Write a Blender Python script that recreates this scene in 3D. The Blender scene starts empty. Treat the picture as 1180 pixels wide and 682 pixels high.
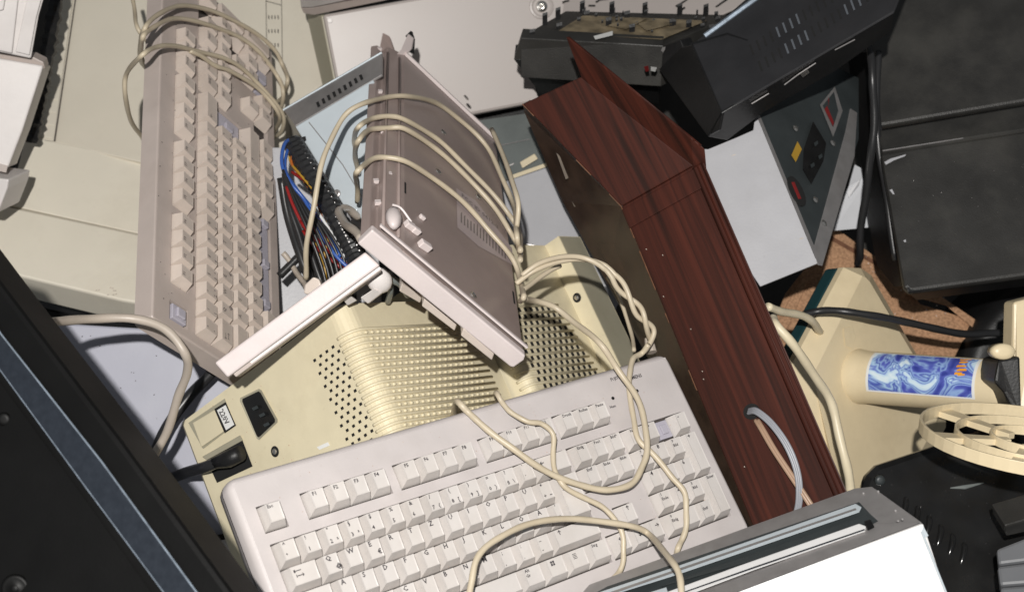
import bpy, math, random
from mathutils import Vector as V, Matrix
random.seed(7)
F=1600.0; CX=590.0; CY=341.0; H=2.0
C=bpy.context.scene.collection

# ------------------------------------------------------------------ helpers
def ray(u,v): return V(((u-CX)/F,(CY-v)/F,-1.0))
def P(u,v,d): return V((0,0,H))+ray(u,v)*d
class Plane:
    def __init__(s,a,b,c):
        s.o=a; s.n=(b-a).cross(c-a).normalized()
        if s.n.z<0: s.n=-s.n
    def at(s,u,v,h=0.0):
        r=ray(u,v); c=V((0,0,H)); o=s.o+s.n*h
        t=(o-c).dot(s.n)/r.dot(s.n)
        return c+r*t
def plane_pn(p,n):
    q=Plane.__new__(Plane); q.o=p.copy(); q.n=n.normalized()
    return q
class MB:
    def __init__(s): s.v=[]; s.f=[]; s.m=[]
    def face(s,pts,mi=0):
        b=len(s.v); s.v+= [V(p) for p in pts]; s.f.append(list(range(b,b+len(pts)))); s.m.append(mi)
    def loops(s,ls,cap=True,closed=True,mi=0):
        n=len(ls[0]); b=len(s.v)
        for l in ls: s.v+=[V(p) for p in l]
        for i in range(len(ls)-1):
            for j in range(n if closed else n-1):
                k=(j+1)%n
                s.f.append([b+i*n+j,b+i*n+k,b+(i+1)*n+k,b+(i+1)*n+j]); s.m.append(mi)
        if cap:
            s.f.append([b+j for j in range(n)][::-1]); s.m.append(mi)
            s.f.append([b+(len(ls)-1)*n+j for j in range(n)]); s.m.append(mi)
        return s
    def prism(s,loop,vec,mi=0):
        return s.loops([loop,[V(p)+vec for p in loop]],mi=mi)
    def box(s,x0,x1,y0,y1,z0,z1,mi=0,M=None):
        l=[V((x0,y0,z0)),V((x1,y0,z0)),V((x1,y1,z0)),V((x0,y1,z0))]
        h=[V((p.x,p.y,z1)) for p in l]
        if M: l=[M@p for p in l]; h=[M@p for p in h]
        return s.loops([l,h],mi=mi)
    def obox(s,o,a,b,c,mi=0):
        "oriented box from corner o and three edge vectors"
        return s.loops([[o,o+a,o+a+b,o+b],[o+c,o+a+c,o+a+b+c,o+b+c]],mi=mi)
    def tube(s,pts,r,n=8,mi=0,closed=False,flat=1.0):
        pts=[V(p) for p in pts]; N=len(pts); rings=[]
        t0=(pts[1]-pts[0]).normalized()
        up=V((0,0,1)) if abs(t0.z)<.9 else V((1,0,0))
        x=t0.cross(up).normalized()
        for i in range(N):
            t=(pts[min(i+1,N-1)]-pts[max(i-1,0)]).normalized()
            x=(x-t*x.dot(t)).normalized(); y=t.cross(x)
            rr=r[i] if isinstance(r,(list,tuple)) else r
            rings.append([pts[i]+(x*math.cos(2*math.pi*k/n)+y*math.sin(2*math.pi*k/n)*flat)*rr for k in range(n)])
        return s.loops(rings,mi=mi)
    def add(s,verts,faces,mi=0):
        b=len(s.v); s.v+=[V(p) for p in verts]
        for f in faces: s.f.append([b+i for i in f]); s.m.append(mi)
    def build(s,name,mats,parent=None,bevel=0,seg=2,smooth=False,merge=True,local=False):
        me=bpy.data.meshes.new(name)
        inv=Matrix.Identity(4)
        if parent and not local:
            inv=wm(parent).inverted()
        me.from_pydata([tuple(inv@p) for p in s.v],[],s.f)
        if not isinstance(mats,(list,tuple)): mats=[mats]
        for m in mats: me.materials.append(m)
        me.polygons.foreach_set('material_index',s.m)
        import bmesh
        bm=bmesh.new(); bm.from_mesh(me)
        if merge: bmesh.ops.remove_doubles(bm,verts=bm.verts,dist=1e-5)
        bmesh.ops.recalc_face_normals(bm,faces=bm.faces)
        for f in bm.faces: f.smooth=smooth
        bm.to_mesh(me); bm.free()
        o=bpy.data.objects.new(name,me); C.objects.link(o)
        if parent: o.parent=parent
        if bevel:
            b=o.modifiers.new('bevel','BEVEL'); b.width=bevel; b.segments=seg; b.limit_method='ANGLE'; b.angle_limit=math.radians(35)
            b.harden_normals=False
            for p in me.polygons: p.use_smooth=False
        return o
def wm(o):
    m=o.matrix_basis.copy()
    while o.parent:
        o=o.parent; m=o.matrix_basis@m
    return m
def thing(name,label,cat,loc=(0,0,0),group=None,mat=None):
    o=bpy.data.objects.new(name,None); C.objects.link(o)
    o.empty_display_size=.05
    if mat is not None: o.matrix_basis=mat
    else: o.location=loc
    o['label']=label; o['category']=cat
    if group: o['group']=group
    return o
def tag(o,label,cat,group=None):
    o['label']=label; o['category']=cat
    if group: o['group']=group
    return o
def crom(pts,k=8):
    pts=[V(p) for p in pts]; q=[pts[0]*2-pts[1]]+pts+[pts[-1]*2-pts[-2]]; out=[]
    for i in range(1,len(q)-2):
        a,b,c,d=q[i-1:i+3]
        for j in range(k):
            t=j/k
            out.append(.5*((2*b)+(c-a)*t+(2*a-5*b+4*c-d)*t*t+(3*b-a-3*c+d)*t**3))
    out.append(pts[-1]); return out
def lerp(a,b,t): return a+(b-a)*t

# ------------------------------------------------------------------ materials
def mat(name,col,rough=.45,noise=.06,scale=25,bump=.05,bscale=400,dirt=0.0,dirtcol=(.12,.09,.06),metal=0,spec=.5,coat=0,spots=0.0):
    m=bpy.data.materials.new(name); m.use_nodes=True; nt=m.node_tree; N=nt.nodes; L=nt.links
    b=N['Principled BSDF']; tc=N.new('ShaderNodeTexCoord')
    b.inputs['Roughness'].default_value=rough; b.inputs['Metallic'].default_value=metal
    b.inputs['Specular IOR Level'].default_value=spec; b.inputs['Coat Weight'].default_value=coat
    n=N.new('ShaderNodeTexNoise'); n.inputs['Scale'].default_value=scale; n.inputs['Detail'].default_value=6
    L.new(tc.outputs['Object'],n.inputs['Vector'])
    r=N.new('ShaderNodeValToRGB'); e=r.color_ramp.elements
    e[0].position=.3; e[1].position=.7
    e[0].color=(*[c*(1-noise) for c in col],1); e[1].color=(*[min(1,c*(1+noise)) for c in col],1)
    L.new(n.outputs['Fac'],r.inputs['Fac']); out=r.outputs['Color']
    if dirt>0:
        n2=N.new('ShaderNodeTexNoise'); n2.inputs['Scale'].default_value=scale*.45; n2.inputs['Detail'].default_value=9; n2.inputs['Roughness'].default_value=.7
        L.new(tc.outputs['Object'],n2.inputs['Vector'])
        r2=N.new('ShaderNodeValToRGB'); r2.color_ramp.elements[0].position=.48; r2.color_ramp.elements[1].position=.75
        r2.color_ramp.elements[0].color=(0,0,0,1); r2.color_ramp.elements[1].color=(dirt,dirt,dirt,1)
        L.new(n2.outputs['Fac'],r2.inputs['Fac'])
        mx=N.new('ShaderNodeMixRGB'); mx.inputs[2].default_value=(*dirtcol,1)
        L.new(r2.outputs['Color'],mx.inputs[0]); L.new(out,mx.inputs[1]); out=mx.outputs[0]
    if spots>0:
        vo=N.new('ShaderNodeTexVoronoi'); vo.inputs['Scale'].default_value=45
        L.new(tc.outputs['Object'],vo.inputs['Vector'])
        r3=N.new('ShaderNodeValToRGB'); r3.color_ramp.elements[0].position=.0; r3.color_ramp.elements[1].position=.09
        r3.color_ramp.elements[0].color=(spots,)*3+(1,); r3.color_ramp.elements[1].color=(0,0,0,1)
        L.new(vo.outputs['Distance'],r3.inputs['Fac'])
        mx=N.new('ShaderNodeMixRGB'); mx.inputs[2].default_value=(*dirtcol,1)
        L.new(r3.outputs['Color'],mx.inputs[0]); L.new(out,mx.inputs[1]); out=mx.outputs[0]
    L.new(out,b.inputs['Base Color'])
    if bump>0:
        n3=N.new('ShaderNodeTexNoise'); n3.inputs['Scale'].default_value=bscale; n3.inputs['Detail'].default_value=4
        L.new(tc.outputs['Object'],n3.inputs['Vector'])
        bp=N.new('ShaderNodeBump'); bp.inputs['Strength'].default_value=bump; bp.inputs['Distance'].default_value=.002
        L.new(n3.outputs['Fac'],bp.inputs['Height']); L.new(bp.outputs['Normal'],b.inputs['Normal'])
    # roughness variation
    mr=N.new('ShaderNodeMapRange'); mr.inputs['To Min'].default_value=max(.02,rough-.08); mr.inputs['To Max'].default_value=min(1,rough+.1)
    L.new(n.outputs['Fac'],mr.inputs['Value']); L.new(mr.outputs['Result'],b.inputs['Roughness'])
    return m
M={}
M['kw']=mat('plastic_grey_white',(.52,.48,.47),.42,dirt=.13,dirtcol=(.3,.25,.2),spots=.12)
M['kwkey']=mat('keycap_white',(.59,.555,.53),.4,dirt=.22,dirtcol=(.4,.34,.27))
M['kwkey2']=mat('keycap_grey',(.56,.53,.51),.42,dirt=.2,dirtcol=(.35,.3,.25))
M['well']=mat('key_well',(.06,.05,.045),.8)
M['kl']=mat('plastic_taupe',(.46,.395,.36),.45,dirt=.25,dirtcol=(.22,.16,.13),spots=.1)
M['klkey']=mat('keycap_taupe',(.64,.555,.49),.42,dirt=.3,dirtcol=(.25,.19,.15))
M['klkey2']=mat('keycap_taupe_dark',(.44,.37,.33),.42,dirt=.3,dirtcol=(.25,.19,.15))
M['ka']=mat('plastic_mauve',(.315,.25,.23),.36,dirt=.2,dirtcol=(.15,.11,.1),spots=.1)
M['kaend']=mat('plastic_pale_pink',(.66,.585,.57),.42,dirt=.15,dirtcol=(.35,.27,.22))
M['blue_clear']=mat('milky_plastic',(.42,.40,.455),.25)
M['ink']=mat('key_ink',(.045,.04,.045),.6,bump=0)
M['inksoft']=mat('key_ink_soft',(.2,.17,.16),.6,bump=0)
M['beige']=mat('aged_beige_plastic',(.71,.635,.45),.42,noise=.05,dirt=.25,dirtcol=(.33,.25,.14),spots=.14)
M['beige_dark']=mat('greyed_beige_plastic',(.36,.335,.25),.45,dirt=.25,dirtcol=(.2,.17,.1))
M['printer']=mat('printer_plastic',(.66,.61,.51),.5,noise=.04,scale=9,dirt=.3,dirtcol=(.34,.29,.21),spots=.08)
M['printer2']=mat('printer_plastic_pale',(.74,.69,.58),.48,noise=.04,scale=9,dirt=.35,dirtcol=(.42,.35,.26),spots=.1)
M['white']=mat('white_plastic',(.72,.68,.66),.42,dirt=.15,dirtcol=(.4,.35,.3))
M['whitemetal']=mat('white_painted_steel',(.74,.735,.73),.35,noise=.02,bump=.02)
M['greymetal']=mat('grey_painted_steel',(.42,.42,.44),.38,noise=.04,dirt=.25,dirtcol=(.25,.24,.24),spots=.15)
M['lilac']=mat('lilac_grey_panel',(.34,.345,.405),.5,noise=.03,bump=.04,dirt=.15,dirtcol=(.3,.3,.34),spots=.15)
M['pinkmetal']=mat('warm_grey_panel',(.44,.395,.37),.42,noise=.03,scale=6,bump=.02,dirt=.15,dirtcol=(.4,.34,.3),spec=.7)
M['zinc']=mat('zinc_steel',(.36,.345,.34),.38,metal=.55,noise=.08,scale=60,dirt=.2)
M['bluezinc']=mat('pale_blue_steel',(.58,.64,.68),.32,metal=.25,noise=.04,dirt=.15,dirtcol=(.35,.38,.4))
M['slate']=mat('dark_teal_grey_steel',(.045,.053,.055),.42,metal=.2,noise=.15,dirt=.3,dirtcol=(.03,.03,.03))
M['black']=mat('black_plastic',(.010,.010,.0105),.42,noise=.2,bump=.12,dirt=.35,dirtcol=(.025,.024,.021),spec=.35)
M['blackcase']=mat('black_painted_steel',(.022,.022,.024),.5,noise=.15,bump=.15,bscale=900,dirt=.3,dirtcol=(.035,.034,.032),spec=.35)
M['charcoal']=mat('charcoal_plastic',(.028,.027,.025),.45,noise=.2,bump=.2,bscale=700,dirt=.7,dirtcol=(.058,.055,.048),spots=.25)
M['gloss']=mat('glossy_black_plastic',(.012,.012,.012),.16,noise=.2,bump=.02,dirt=.2,dirtcol=(.03,.03,.03))
M['strip2']=mat('pale_slot_grey',(.10,.11,.125),.5)  # pale grey tone for some of the vent slots
M['screen']=mat('matt_black_bezel',(.004,.004,.004),.5,bump=.05,spec=.2)
M['void']=mat('dark_gap',(.008,.008,.008),.9,bump=0)
M['strip']=mat('blue_grey_metal_strip',(.02,.025,.034),.4,metal=.2,noise=.12,scale=160,bump=.1)
M['stripedge']=mat('bright_metal_edge',(.26,.31,.37),.35,metal=.4,noise=.25,scale=120)
M['cable']=mat('beige_cable_rubber',(.53,.455,.335),.4,noise=.08,dirt=.3,dirtcol=(.3,.23,.14))
M['cablegrey']=mat('grey_beige_cable',(.46,.40,.34),.4,dirt=.3,dirtcol=(.22,.18,.13))
M['cablecream']=mat('cream_cable_rubber',(.72,.63,.45),.4,dirt=.2,dirtcol=(.45,.36,.2))
M['cablebrown']=mat('brown_cable',(.38,.25,.17),.4)
M['cablesilver']=mat('grey_ribbon_cable',(.30,.31,.34),.35)
M['cableblack']=mat('black_cable_rubber',(.02,.02,.021),.35)
M['red']=mat('red_wire',(.26,.012,.012),.35); M['yellow']=mat('yellow_wire',(.42,.24,.03),.35)
M['blue']=mat('blue_wire',(.035,.10,.36),.35); M['orange']=mat('orange_wire',(.4,.11,.02),.35); M['whitew']=mat('white_wire',(.7,.7,.7),.35)
M['fan']=mat('cream_fan_plastic',(.74,.62,.41),.38,noise=.04,dirt=.3,dirtcol=(.36,.27,.15),spots=.18)
M['green']=mat('dark_green_plastic',(.012,.045,.05),.4)
M['paper']=mat('paper',(.68,.69,.72),.7,bump=0); M['label']=mat('label_paper',(.78,.78,.76),.5,bump=0)
M['mauvelabel']=mat('label_mauve',(.45,.375,.37),.4,bump=0)
M['yellowlabel']=mat('label_yellow',(.42,.25,.03),.5,bump=0); M['redink']=mat('red_ink',(.2,.015,.015),.5,bump=0)
M['orangeink']=mat('orange_ink',(.85,.36,.02),.5,bump=0)
M['chrome']=mat('chrome',(.6,.58,.55),.2,metal=.9)
M['tan']=mat('circuit_board',(.24,.19,.12),.5,noise=.5,scale=55,dirt=.5,dirtcol=(.05,.045,.035))
M['floor']=mat('concrete_floor',(.05,.047,.043),.85,noise=.3,scale=12)
M['trans']=mat('smoky_plastic',(.15,.165,.16),.25,noise=.15,dirt=.4,dirtcol=(.09,.1,.1))

def wood_mat():
    m=bpy.data.materials.new('mahogany_veneer'); m.use_nodes=True; nt=m.node_tree; N=nt.nodes; L=nt.links; b=N['Principled BSDF']
    tc=N.new('ShaderNodeTexCoord'); mp=N.new('ShaderNodeMapping'); L.new(tc.outputs['Object'],mp.inputs['Vector'])
    mp.inputs['Scale'].default_value=(1.6,75,5)
    n=N.new('ShaderNodeTexNoise'); n.inputs['Scale'].default_value=2.2; n.inputs['Detail'].default_value=8; n.inputs['Distortion'].default_value=.6; L.new(mp.outputs[0],n.inputs['Vector'])
    r=N.new('ShaderNodeValToRGB'); e=r.color_ramp.elements
    e[0].position=.3; e[0].color=(.022,.008,.0055,1); e[1].position=.8; e[1].color=(.088,.022,.013,1)
    x=r.color_ramp.elements.new(.52); x.color=(.050,.0135,.0085,1)
    L.new(n.outputs['Fac'],r.inputs['Fac']); L.new(r.outputs['Color'],b.inputs['Base Color'])
    b.inputs['Roughness'].default_value=.5; b.inputs['Specular IOR Level'].default_value=.22; b.inputs['Coat Weight'].default_value=.0; b.inputs['Coat Roughness'].default_value=.25
    bp=N.new('ShaderNodeBump'); bp.inputs['Strength'].default_value=.15; bp.inputs['Distance'].default_value=.001
    L.new(n.outputs['Fac'],bp.inputs['Height']); L.new(bp.outputs['Normal'],b.inputs['Normal'])
    return m
M['wood']=wood_mat()
M['woodraw']=mat('worn_wood_edge',(.16,.07,.035),.6,noise=.4,scale=80)
M['wooddark']=mat('dark_stained_board',(.048,.028,.019),.45,noise=.35,scale=40,dirt=.4,dirtcol=(.06,.045,.03),spots=.3)
def cork_mat():
    m=mat('particle_board',(.46,.27,.155),.75,noise=.1,bump=.4,bscale=500)
    nt=m.node_tree;N=nt.nodes;L=nt.links;b=N['Principled BSDF']
    src=b.inputs['Base Color'].links[0].from_socket
    tc=N.new('ShaderNodeTexCoord'); v=N.new('ShaderNodeTexNoise'); v.inputs['Scale'].default_value=330; v.inputs['Detail'].default_value=3
    L.new(tc.outputs['Object'],v.inputs['Vector'])
    r=N.new('ShaderNodeValToRGB'); r.color_ramp.elements[0].position=.35; r.color_ramp.elements[0].color=(.7,.66,.62,1); r.color_ramp.elements[1].position=.65; r.color_ramp.elements[1].color=(1.15,1.12,1.1,1)
    L.new(v.outputs['Fac'],r.inputs['Fac'])
    mx=N.new('ShaderNodeMixRGB'); mx.blend_type='MULTIPLY'; mx.inputs[0].default_value=1
    L.new(src,mx.inputs[1]); L.new(r.outputs[0],mx.inputs[2]); L.new(mx.outputs[0],b.inputs['Base Color'])
    return m
M['cork']=cork_mat()
def sticker_mat():
    m=bpy.data.materials.new('swirl_sticker_print'); m.use_nodes=True; nt=m.node_tree;N=nt.nodes;L=nt.links;b=N['Principled BSDF']
    tc=N.new('ShaderNodeTexCoord')
    n0=N.new('ShaderNodeTexNoise'); n0.inputs['Scale'].default_value=15; n0.inputs['Detail'].default_value=1.8; n0.inputs['Distortion'].default_value=3.2
    L.new(tc.outputs['Object'],n0.inputs['Vector'])
    r=N.new('ShaderNodeValToRGB'); cr=r.color_ramp; e=cr.elements
    e[0].position=.30; e[0].color=(.04,.055,.30,1); e[1].position=.66; e[1].color=(.70,.82,.88,1)
    for p,c in ((.40,(.10,.13,.50,1)),(.45,(.30,.45,.75,1)),(.48,(.06,.09,.42,1)),(.53,(.42,.62,.82,1)),(.57,(.14,.2,.58,1)),(.60,(.5,.68,.85,1))):
        x=e.new(p); x.color=c
    L.new(n0.outputs['Fac'],r.inputs['Fac']); L.new(r.outputs[0],b.inputs['Base Color']); b.inputs['Roughness'].default_value=.25
    return m
M['sticker']=sticker_mat()

# ------------------------------------------------------------------ lettering
_gl={}
def glyph(s):
    if s in _gl: return _gl[s]
    cu=bpy.data.curves.new('t','FONT'); cu.body=s; cu.size=1; cu.align_x='LEFT'; cu.resolution_u=1; cu.offset=.022
    o=bpy.data.objects.new('t',cu); C.objects.link(o)
    dg=bpy.context.evaluated_depsgraph_get(); dg.update()
    me=o.evaluated_get(dg).to_mesh()
    d=([tuple(v.co) for v in me.vertices],[list(p.vertices) for p in me.polygons])
    o.evaluated_get(dg).to_mesh_clear(); bpy.data.objects.remove(o); bpy.data.curves.remove(cu)
    _gl[s]=d; return d
def write(mb,s,o,x,y,size,mi=1,w=1.0):
    vs,fs=glyph(s)
    mb.add([o+x*(p[0]*size*w)+y*(p[1]*size) for p in vs],fs,mi)

# ------------------------------------------------------------------ keyboards
UN=.01905
def layout():
    K=[]  # x,y,w,h,label
    K.append((0,0,1,1,'Esc'))
    for i in range(12):
        x=2+i+(.5 if i>3 else 0)+(.5 if i>7 else 0)
        K.append((x,0,1,1,'F%d'%(i+1)))
    for i,s in enumerate(('Druck','Rollen','Pause')): K.append((15.25+i,0,1,1,s))
    for i,s in enumerate(['^ °','! 1','" 2 ²','§ 3 ³','$ 4','% 5','& 6','/ 7 {','( 8 [',') 9 ]','= 0 }','? ß \\','` ´']): K.append((i,1.5,1,1,s))
    K.append((13,1.5,2,1,'<-'))
    K.append((0,2.5,1.5,1,'tab'))
    for i,s in enumerate(['Q   @','W','E   €','R','T','Z','U','I','O','P','Ü','* + ~']): K.append((1.5+i,2.5,1,1,s))
    K.append((13.5,2.5,1.5,2,'enter'))
    K.append((0,3.5,1.75,1,'caps'))
    for i,s in enumerate(['A','S','D','F','G','H','J','K','L','Ö','Ä',"' #"]): K.append((1.75+i,3.5,1 if i<11 else .75,1,s))
    K.append((0,4.5,1.25,1,'shift'))
    for i,s in enumerate(['> < |','Y','X','C','V','B','N','M','; ,',': .','_ -']): K.append((1.25+i,4.5,1,1,s))
    K.append((12.25,4.5,2.75,1,'shift'))
    for x,w,s in ((0,1.25,'Strg'),(1.25,1.25,'win'),(2.5,1.25,'Alt'),(3.75,6.25,''),(10,1.25,'Alt Gr'),(11.25,1.25,'win'),(12.5,1.25,'menu'),(13.75,1.25,'Strg')): K.append((x,5.5,w,1,s))
    for j,r in enumerate((('Einfg','Pos1','Bild^'),('Entf','Ende','Bildv'))):
        for i,s in enumerate(r): K.append((15.25+i,1.5+j,1,1,s))
    K.append((16.25,4.5,1,1,'up'))
    for i,s in enumerate(('left','down','right')): K.append((15.25+i,5.5,1,1,s))
    for i,s in enumerate(('Num','÷','×','-')): K.append((18.5+i,1.5,1,1,s))
    for i,s in enumerate(('7 Pos1','8','9 Bild')): K.append((18.5+i,2.5,1,1,s))
    K.append((21.5,2.5,1,2,'+'))
    for i,s in enumerate(('4','5','6')): K.append((18.5+i,3.5,1,1,s))
    for i,s in enumerate(('1 Ende','2','3 Bild')): K.append((18.5+i,4.5,1,1,s))
    K.append((21.5,4.5,1,2,'Enter'))
    K.append((18.5,5.5,2,1,'0 Einfg')); K.append((20.5,5.5,1,1,', Entf'))
    return K
WELLS=[(0,0,1,1),(2,0,4,1),(6.5,0,4,1),(11,0,4,1),(15.25,0,3,1),(0,1.5,15,5),(15.25,1.5,3,2),(16.25,4.5,1,1),(15.25,5.5,3,1),(18.5,1.5,4,5)]
def seg(mb,a,b,w,z,mi=1):
    a=V((a[0],a[1],z));b=V((b[0],b[1],z)); t=(b-a).normalized(); n=V((-t.y,t.x,0))*w/2
    mb.face([a-n,b-n,b+n,a+n],mi)
def make_key(root,x,y,w,h,s,sy,mats,top=.0085,name='key',dish=.0004):
    mb=MB(); g=.0005; top+=random.uniform(-.0005,.0005)
    x0=x*UN+g; x1=(x+w)*UN-g; y1=-y*UN*sy-g; y0=-(y+h)*UN*sy+g
    tx0=x0+.0030; tx1=x1-.0030; ty1=y1-.0012; ty0=y0+.0042
    z0=-.003; tilt=.0012+random.uniform(-.0004,.0004)
    base=[V((x0,y0,z0)),V((x1,y0,z0)),V((x1,y1,z0)),V((x0,y1,z0))]
    mid=[V((x0+.0003,y0+.0004,z0+.002)),V((x1-.0003,y0+.0004,z0+.002)),V((x1-.0003,y1-.0002,z0+.002)),V((x0+.0003,y1-.0002,z0+.002))]
    tp=[V((tx0,ty0,top)),V((tx1,ty0,top)),V((tx1,ty1,top+tilt)),V((tx0,ty1,top+tilt))]
    # slightly dished top: inner ring lowered
    cx=(tx0+tx1)/2; ins=.0011
    inn=[V((tx0+ins,ty0+ins,top-dish)),V((tx1-ins,ty0+ins,top-dish)),V((tx1-ins,ty1-ins,top+tilt-dish)),V((tx0+ins,ty1-ins,top+tilt-dish))]
    mb.loops([base,mid,tp,inn],mi=0)
    Z=top+.0006; sz=.0034
    def wr(t,px,py,size=sz): 
        size*=1.3
        vs,fs=glyph(t); mb.add([V((px+p[0]*size,py+p[1]*size,Z+(py-ty0)/(ty1-ty0)*tilt*.9+.0002)) for p in vs],fs,1)
    if s in('tab',):
        for k,dx in((0,0),(1,.001)):
            yy=ty1-.004-.004*k; xx=tx0+.002+dx
            seg(mb,(xx,yy),(xx+.006,yy),.0006,Z+.001); seg(mb,(xx,yy-.0012),(xx,yy+.0012),.0005,Z+.001)
            seg(mb,(xx+(5e-3 if k else 1e-3),yy-.0012),(xx+(6e-3 if k else 0.2e-3),yy),.0006,Z+.001); seg(mb,(xx+(5e-3 if k else 1e-3),yy+.0012),(xx+(6e-3 if k else .2e-3),yy),.0006,Z+.001)
    elif s=='enter':
        a=(tx0+.007,ty1-.004);b=(tx0+.007,ty1-.012);c=(tx0+.002,ty1-.012)
        seg(mb,a,b,.0005,Z+.0012);seg(mb,b,c,.0005,Z+.0008)
    elif s in('up','down','left','right','caps','shift','<-'):
        d={'up':(0,1),'down':(0,-1),'left':(-1,0),'right':(1,0),'caps':(0,-1),'shift':(0,1),'<-':(-1,0)}[s]
        c=((tx0+.005),(ty1-.005)); e=(c[0]+d[0]*.004,c[1]+d[1]*.004)
        seg(mb,c,e,.0007,Z+.0009)
        n=(-d[1],d[0])
        for q in(1,-1): seg(mb,e,(e[0]-d[0]*.0018+n[0]*.0015*q,e[1]-d[1]*.0018+n[1]*.0015*q),.0006,Z+.0009)
    elif s=='win':
        for i in(0,1):
            for j in(0,1): 
                a=V((tx0+.003+i*.0022,ty1-.006+j*.0022,Z+.0008)); mb.face([a,a+V((.0018,0,0)),a+V((.0018,.0018,0)),a+V((0,.0018,0))],1)
    elif s=='menu':
        for j in range(4): seg(mb,(tx0+.003,ty1-.003-j*.0013),(tx0+.007,ty1-.003-j*.0013),.0005,Z+.0009)
    elif s:
        pt=s.split()
        if len(s.replace(' ',''))>4 or (len(pt)==1 and len(s)>2) or (len(pt)==2 and len(pt[1])>2): 
            for i,t in enumerate(pt): wr(t,tx0+.0006,ty1-.0035-i*.0042,.0029)
        elif len(pt)==1: wr(pt[0],tx0+.0014,ty1-.0045,.0044 if len(s)==1 else .0034)
        elif s[1:4]=='   ': wr(pt[0],tx0+.0014,ty1-.0045,.0044); wr(pt[1],tx0+.0075,ty0+.0025,.0042)
        else:
            wr(pt[0],tx0+.0014,ty1-.004,.0036); wr(pt[1],tx0+.0014,ty0+.0015,.0036)
            if len(pt)>2: wr(pt[2],tx0+.0075,ty0+.0015,.0036)
    return mb.build(name,mats,root,local=True,merge=False)
def keyboard_body(root,sy,m,well,rear,side,front,thick,rc=.006,split=True):
    "case with real key wells; local x along the rows, y to the rear, z up"
    X0=-side; X1=22.5*UN+side; Y1=rear; Y0=-6.5*UN*sy-front
    g=.0007
    xs=sorted({X0,X1}|{w[0]*UN-g for w in WELLS}|{(w[0]+w[2])*UN+g for w in WELLS})
    ys=sorted({Y0,Y1}|{-w[1]*UN*sy+g for w in WELLS}|{-(w[1]+w[3])*UN*sy-g for w in WELLS})
    def inw(x,y): return any(w[0]*UN-g<x<(w[0]+w[2])*UN+g and -(w[1]+w[3])*UN*sy-g<y<-w[1]*UN*sy+g for w in WELLS)
    mb=MB(); dz=-.005
    nx=len(xs)-1; ny=len(ys)-1
    G=[[inw((xs[i]+xs[i+1])/2,(ys[j]+ys[j+1])/2) for j in range(ny)] for i in range(nx)]
    for i in range(nx):
        for j in range(ny):
            z=dz if G[i][j] else 0
            mb.face([(xs[i],ys[j],z),(xs[i+1],ys[j],z),(xs[i+1],ys[j+1],z),(xs[i],ys[j+1],z)],1 if G[i][j] else 0)
            if G[i][j]:
                for (a,b,q) in ((i-1,j,((xs[i],ys[j]),(xs[i],ys[j+1]))),(i+1,j,((xs[i+1],ys[j]),(xs[i+1],ys[j+1]))),(i,j-1,((xs[i],ys[j]),(xs[i+1],ys[j]))),(i,j+1,((xs[i],ys[j+1]),(xs[i+1],ys[j+1])))):
                    if not G[a][b]: mb.face([(*q[0],0),(*q[1],0),(*q[1],dz),(*q[0],dz)],0)
    # rounded outer shell
    def ringp(o,z,r=rc):
        pts=[]
        for (cx,cy,a0) in ((X1-r,Y1-r,0),(X0+r,Y1-r,90),(X0+r,Y0+r,180),(X1-r,Y0+r,270)):
            for k in range(5):
                a=math.radians(a0+k*22.5); pts.append(V((cx+(r+o)*math.cos(a),cy+(r+o)*math.sin(a),z)))
        return pts
    # the flat top's border to the shell ring
    top=ringp(0,0)
    corners=[V((X1,Y1,0)),V((X0,Y1,0)),V((X0,Y0,0)),V((X1,Y0,0))]
    mb2=MB()
    if split:
        mb2.loops([ringp(-.0008,0.0002),ringp(.0012,-.0006),ringp(.0030,-.0022),ringp(.0046,-.0052),ringp(.0052,-thick*.45)],cap=False)
        mb2.loops([ringp(.0040,-thick*.45),ringp(.0040,-thick*.45-.0015)],cap=False)
        mb2.loops([ringp(.0052,-thick*.45-.0015),ringp(.004,-thick*.8),ringp(-.003,-thick)],cap=False)
    else:
        mb2.loops([ringp(-.0006,0.0001),ringp(.0006,-.0005),ringp(.0012,-.0015),ringp(.003,-thick*.98),ringp(.0025,-thick),ringp(-.003,-thick)],cap=False)
    b=ringp(-.003,-thick); mb2.face(b,0)
    o=mb.build('case',[m,well],root,local=True)
    o2=mb2.build('rim',m,root,local=True,smooth=split)
    return (X0,X1,Y0,Y1)

def Rm(rows,t):
    m=Matrix([r+[0] for r in rows]+[[0,0,0,1]]); m.translation=V(t); return m
# --- pale grey keyboard lying over the beige monitor housing
KWm=Rm([[0.8057,-0.3986,0.4382],[0.192,0.8756,0.4433],[-0.5604,-0.273,0.782]],(-0.1985,-0.1644,0.9209))
kw=thing('keyboard','pale grey keyboard with white keys, bottom centre, loops of cord lying across it','keyboard',mat=KWm)
SYW=1.1056
keyboard_body(kw,SYW,M['kw'],M['well'],.024,.012,.018,.030,.005)
def inframe(mt,x,y):
    p=mt@V((x,y,.008)); d=H-p.z; u=CX+F*p.x/d; v=CY-F*p.y/d
    return -10<u<1190 and -10<v<692
offs=[]
for (x,y,w,h,s) in layout():
    if s=='×' : continue
    grey = s in('Esc','tab','caps','shift','Strg','win','Alt','Alt Gr','menu','enter','<-','Enter','+','-')or y==0
    ok=any(inframe(KWm,(x+w*a)*UN,-(y+h*b)*UN*SYW) for a in(0,1) for b in(0,1))
    k=make_key(kw,x,y,w,h,s,SYW,[M['kwkey'],M['ink']],dish=.00025)
    if not ok: bpy.data.objects.remove(k)
KWp=plane_pn(KWm@V((0,0,0)),KWm.to_3x3()@V((0,0,1)))
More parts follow.
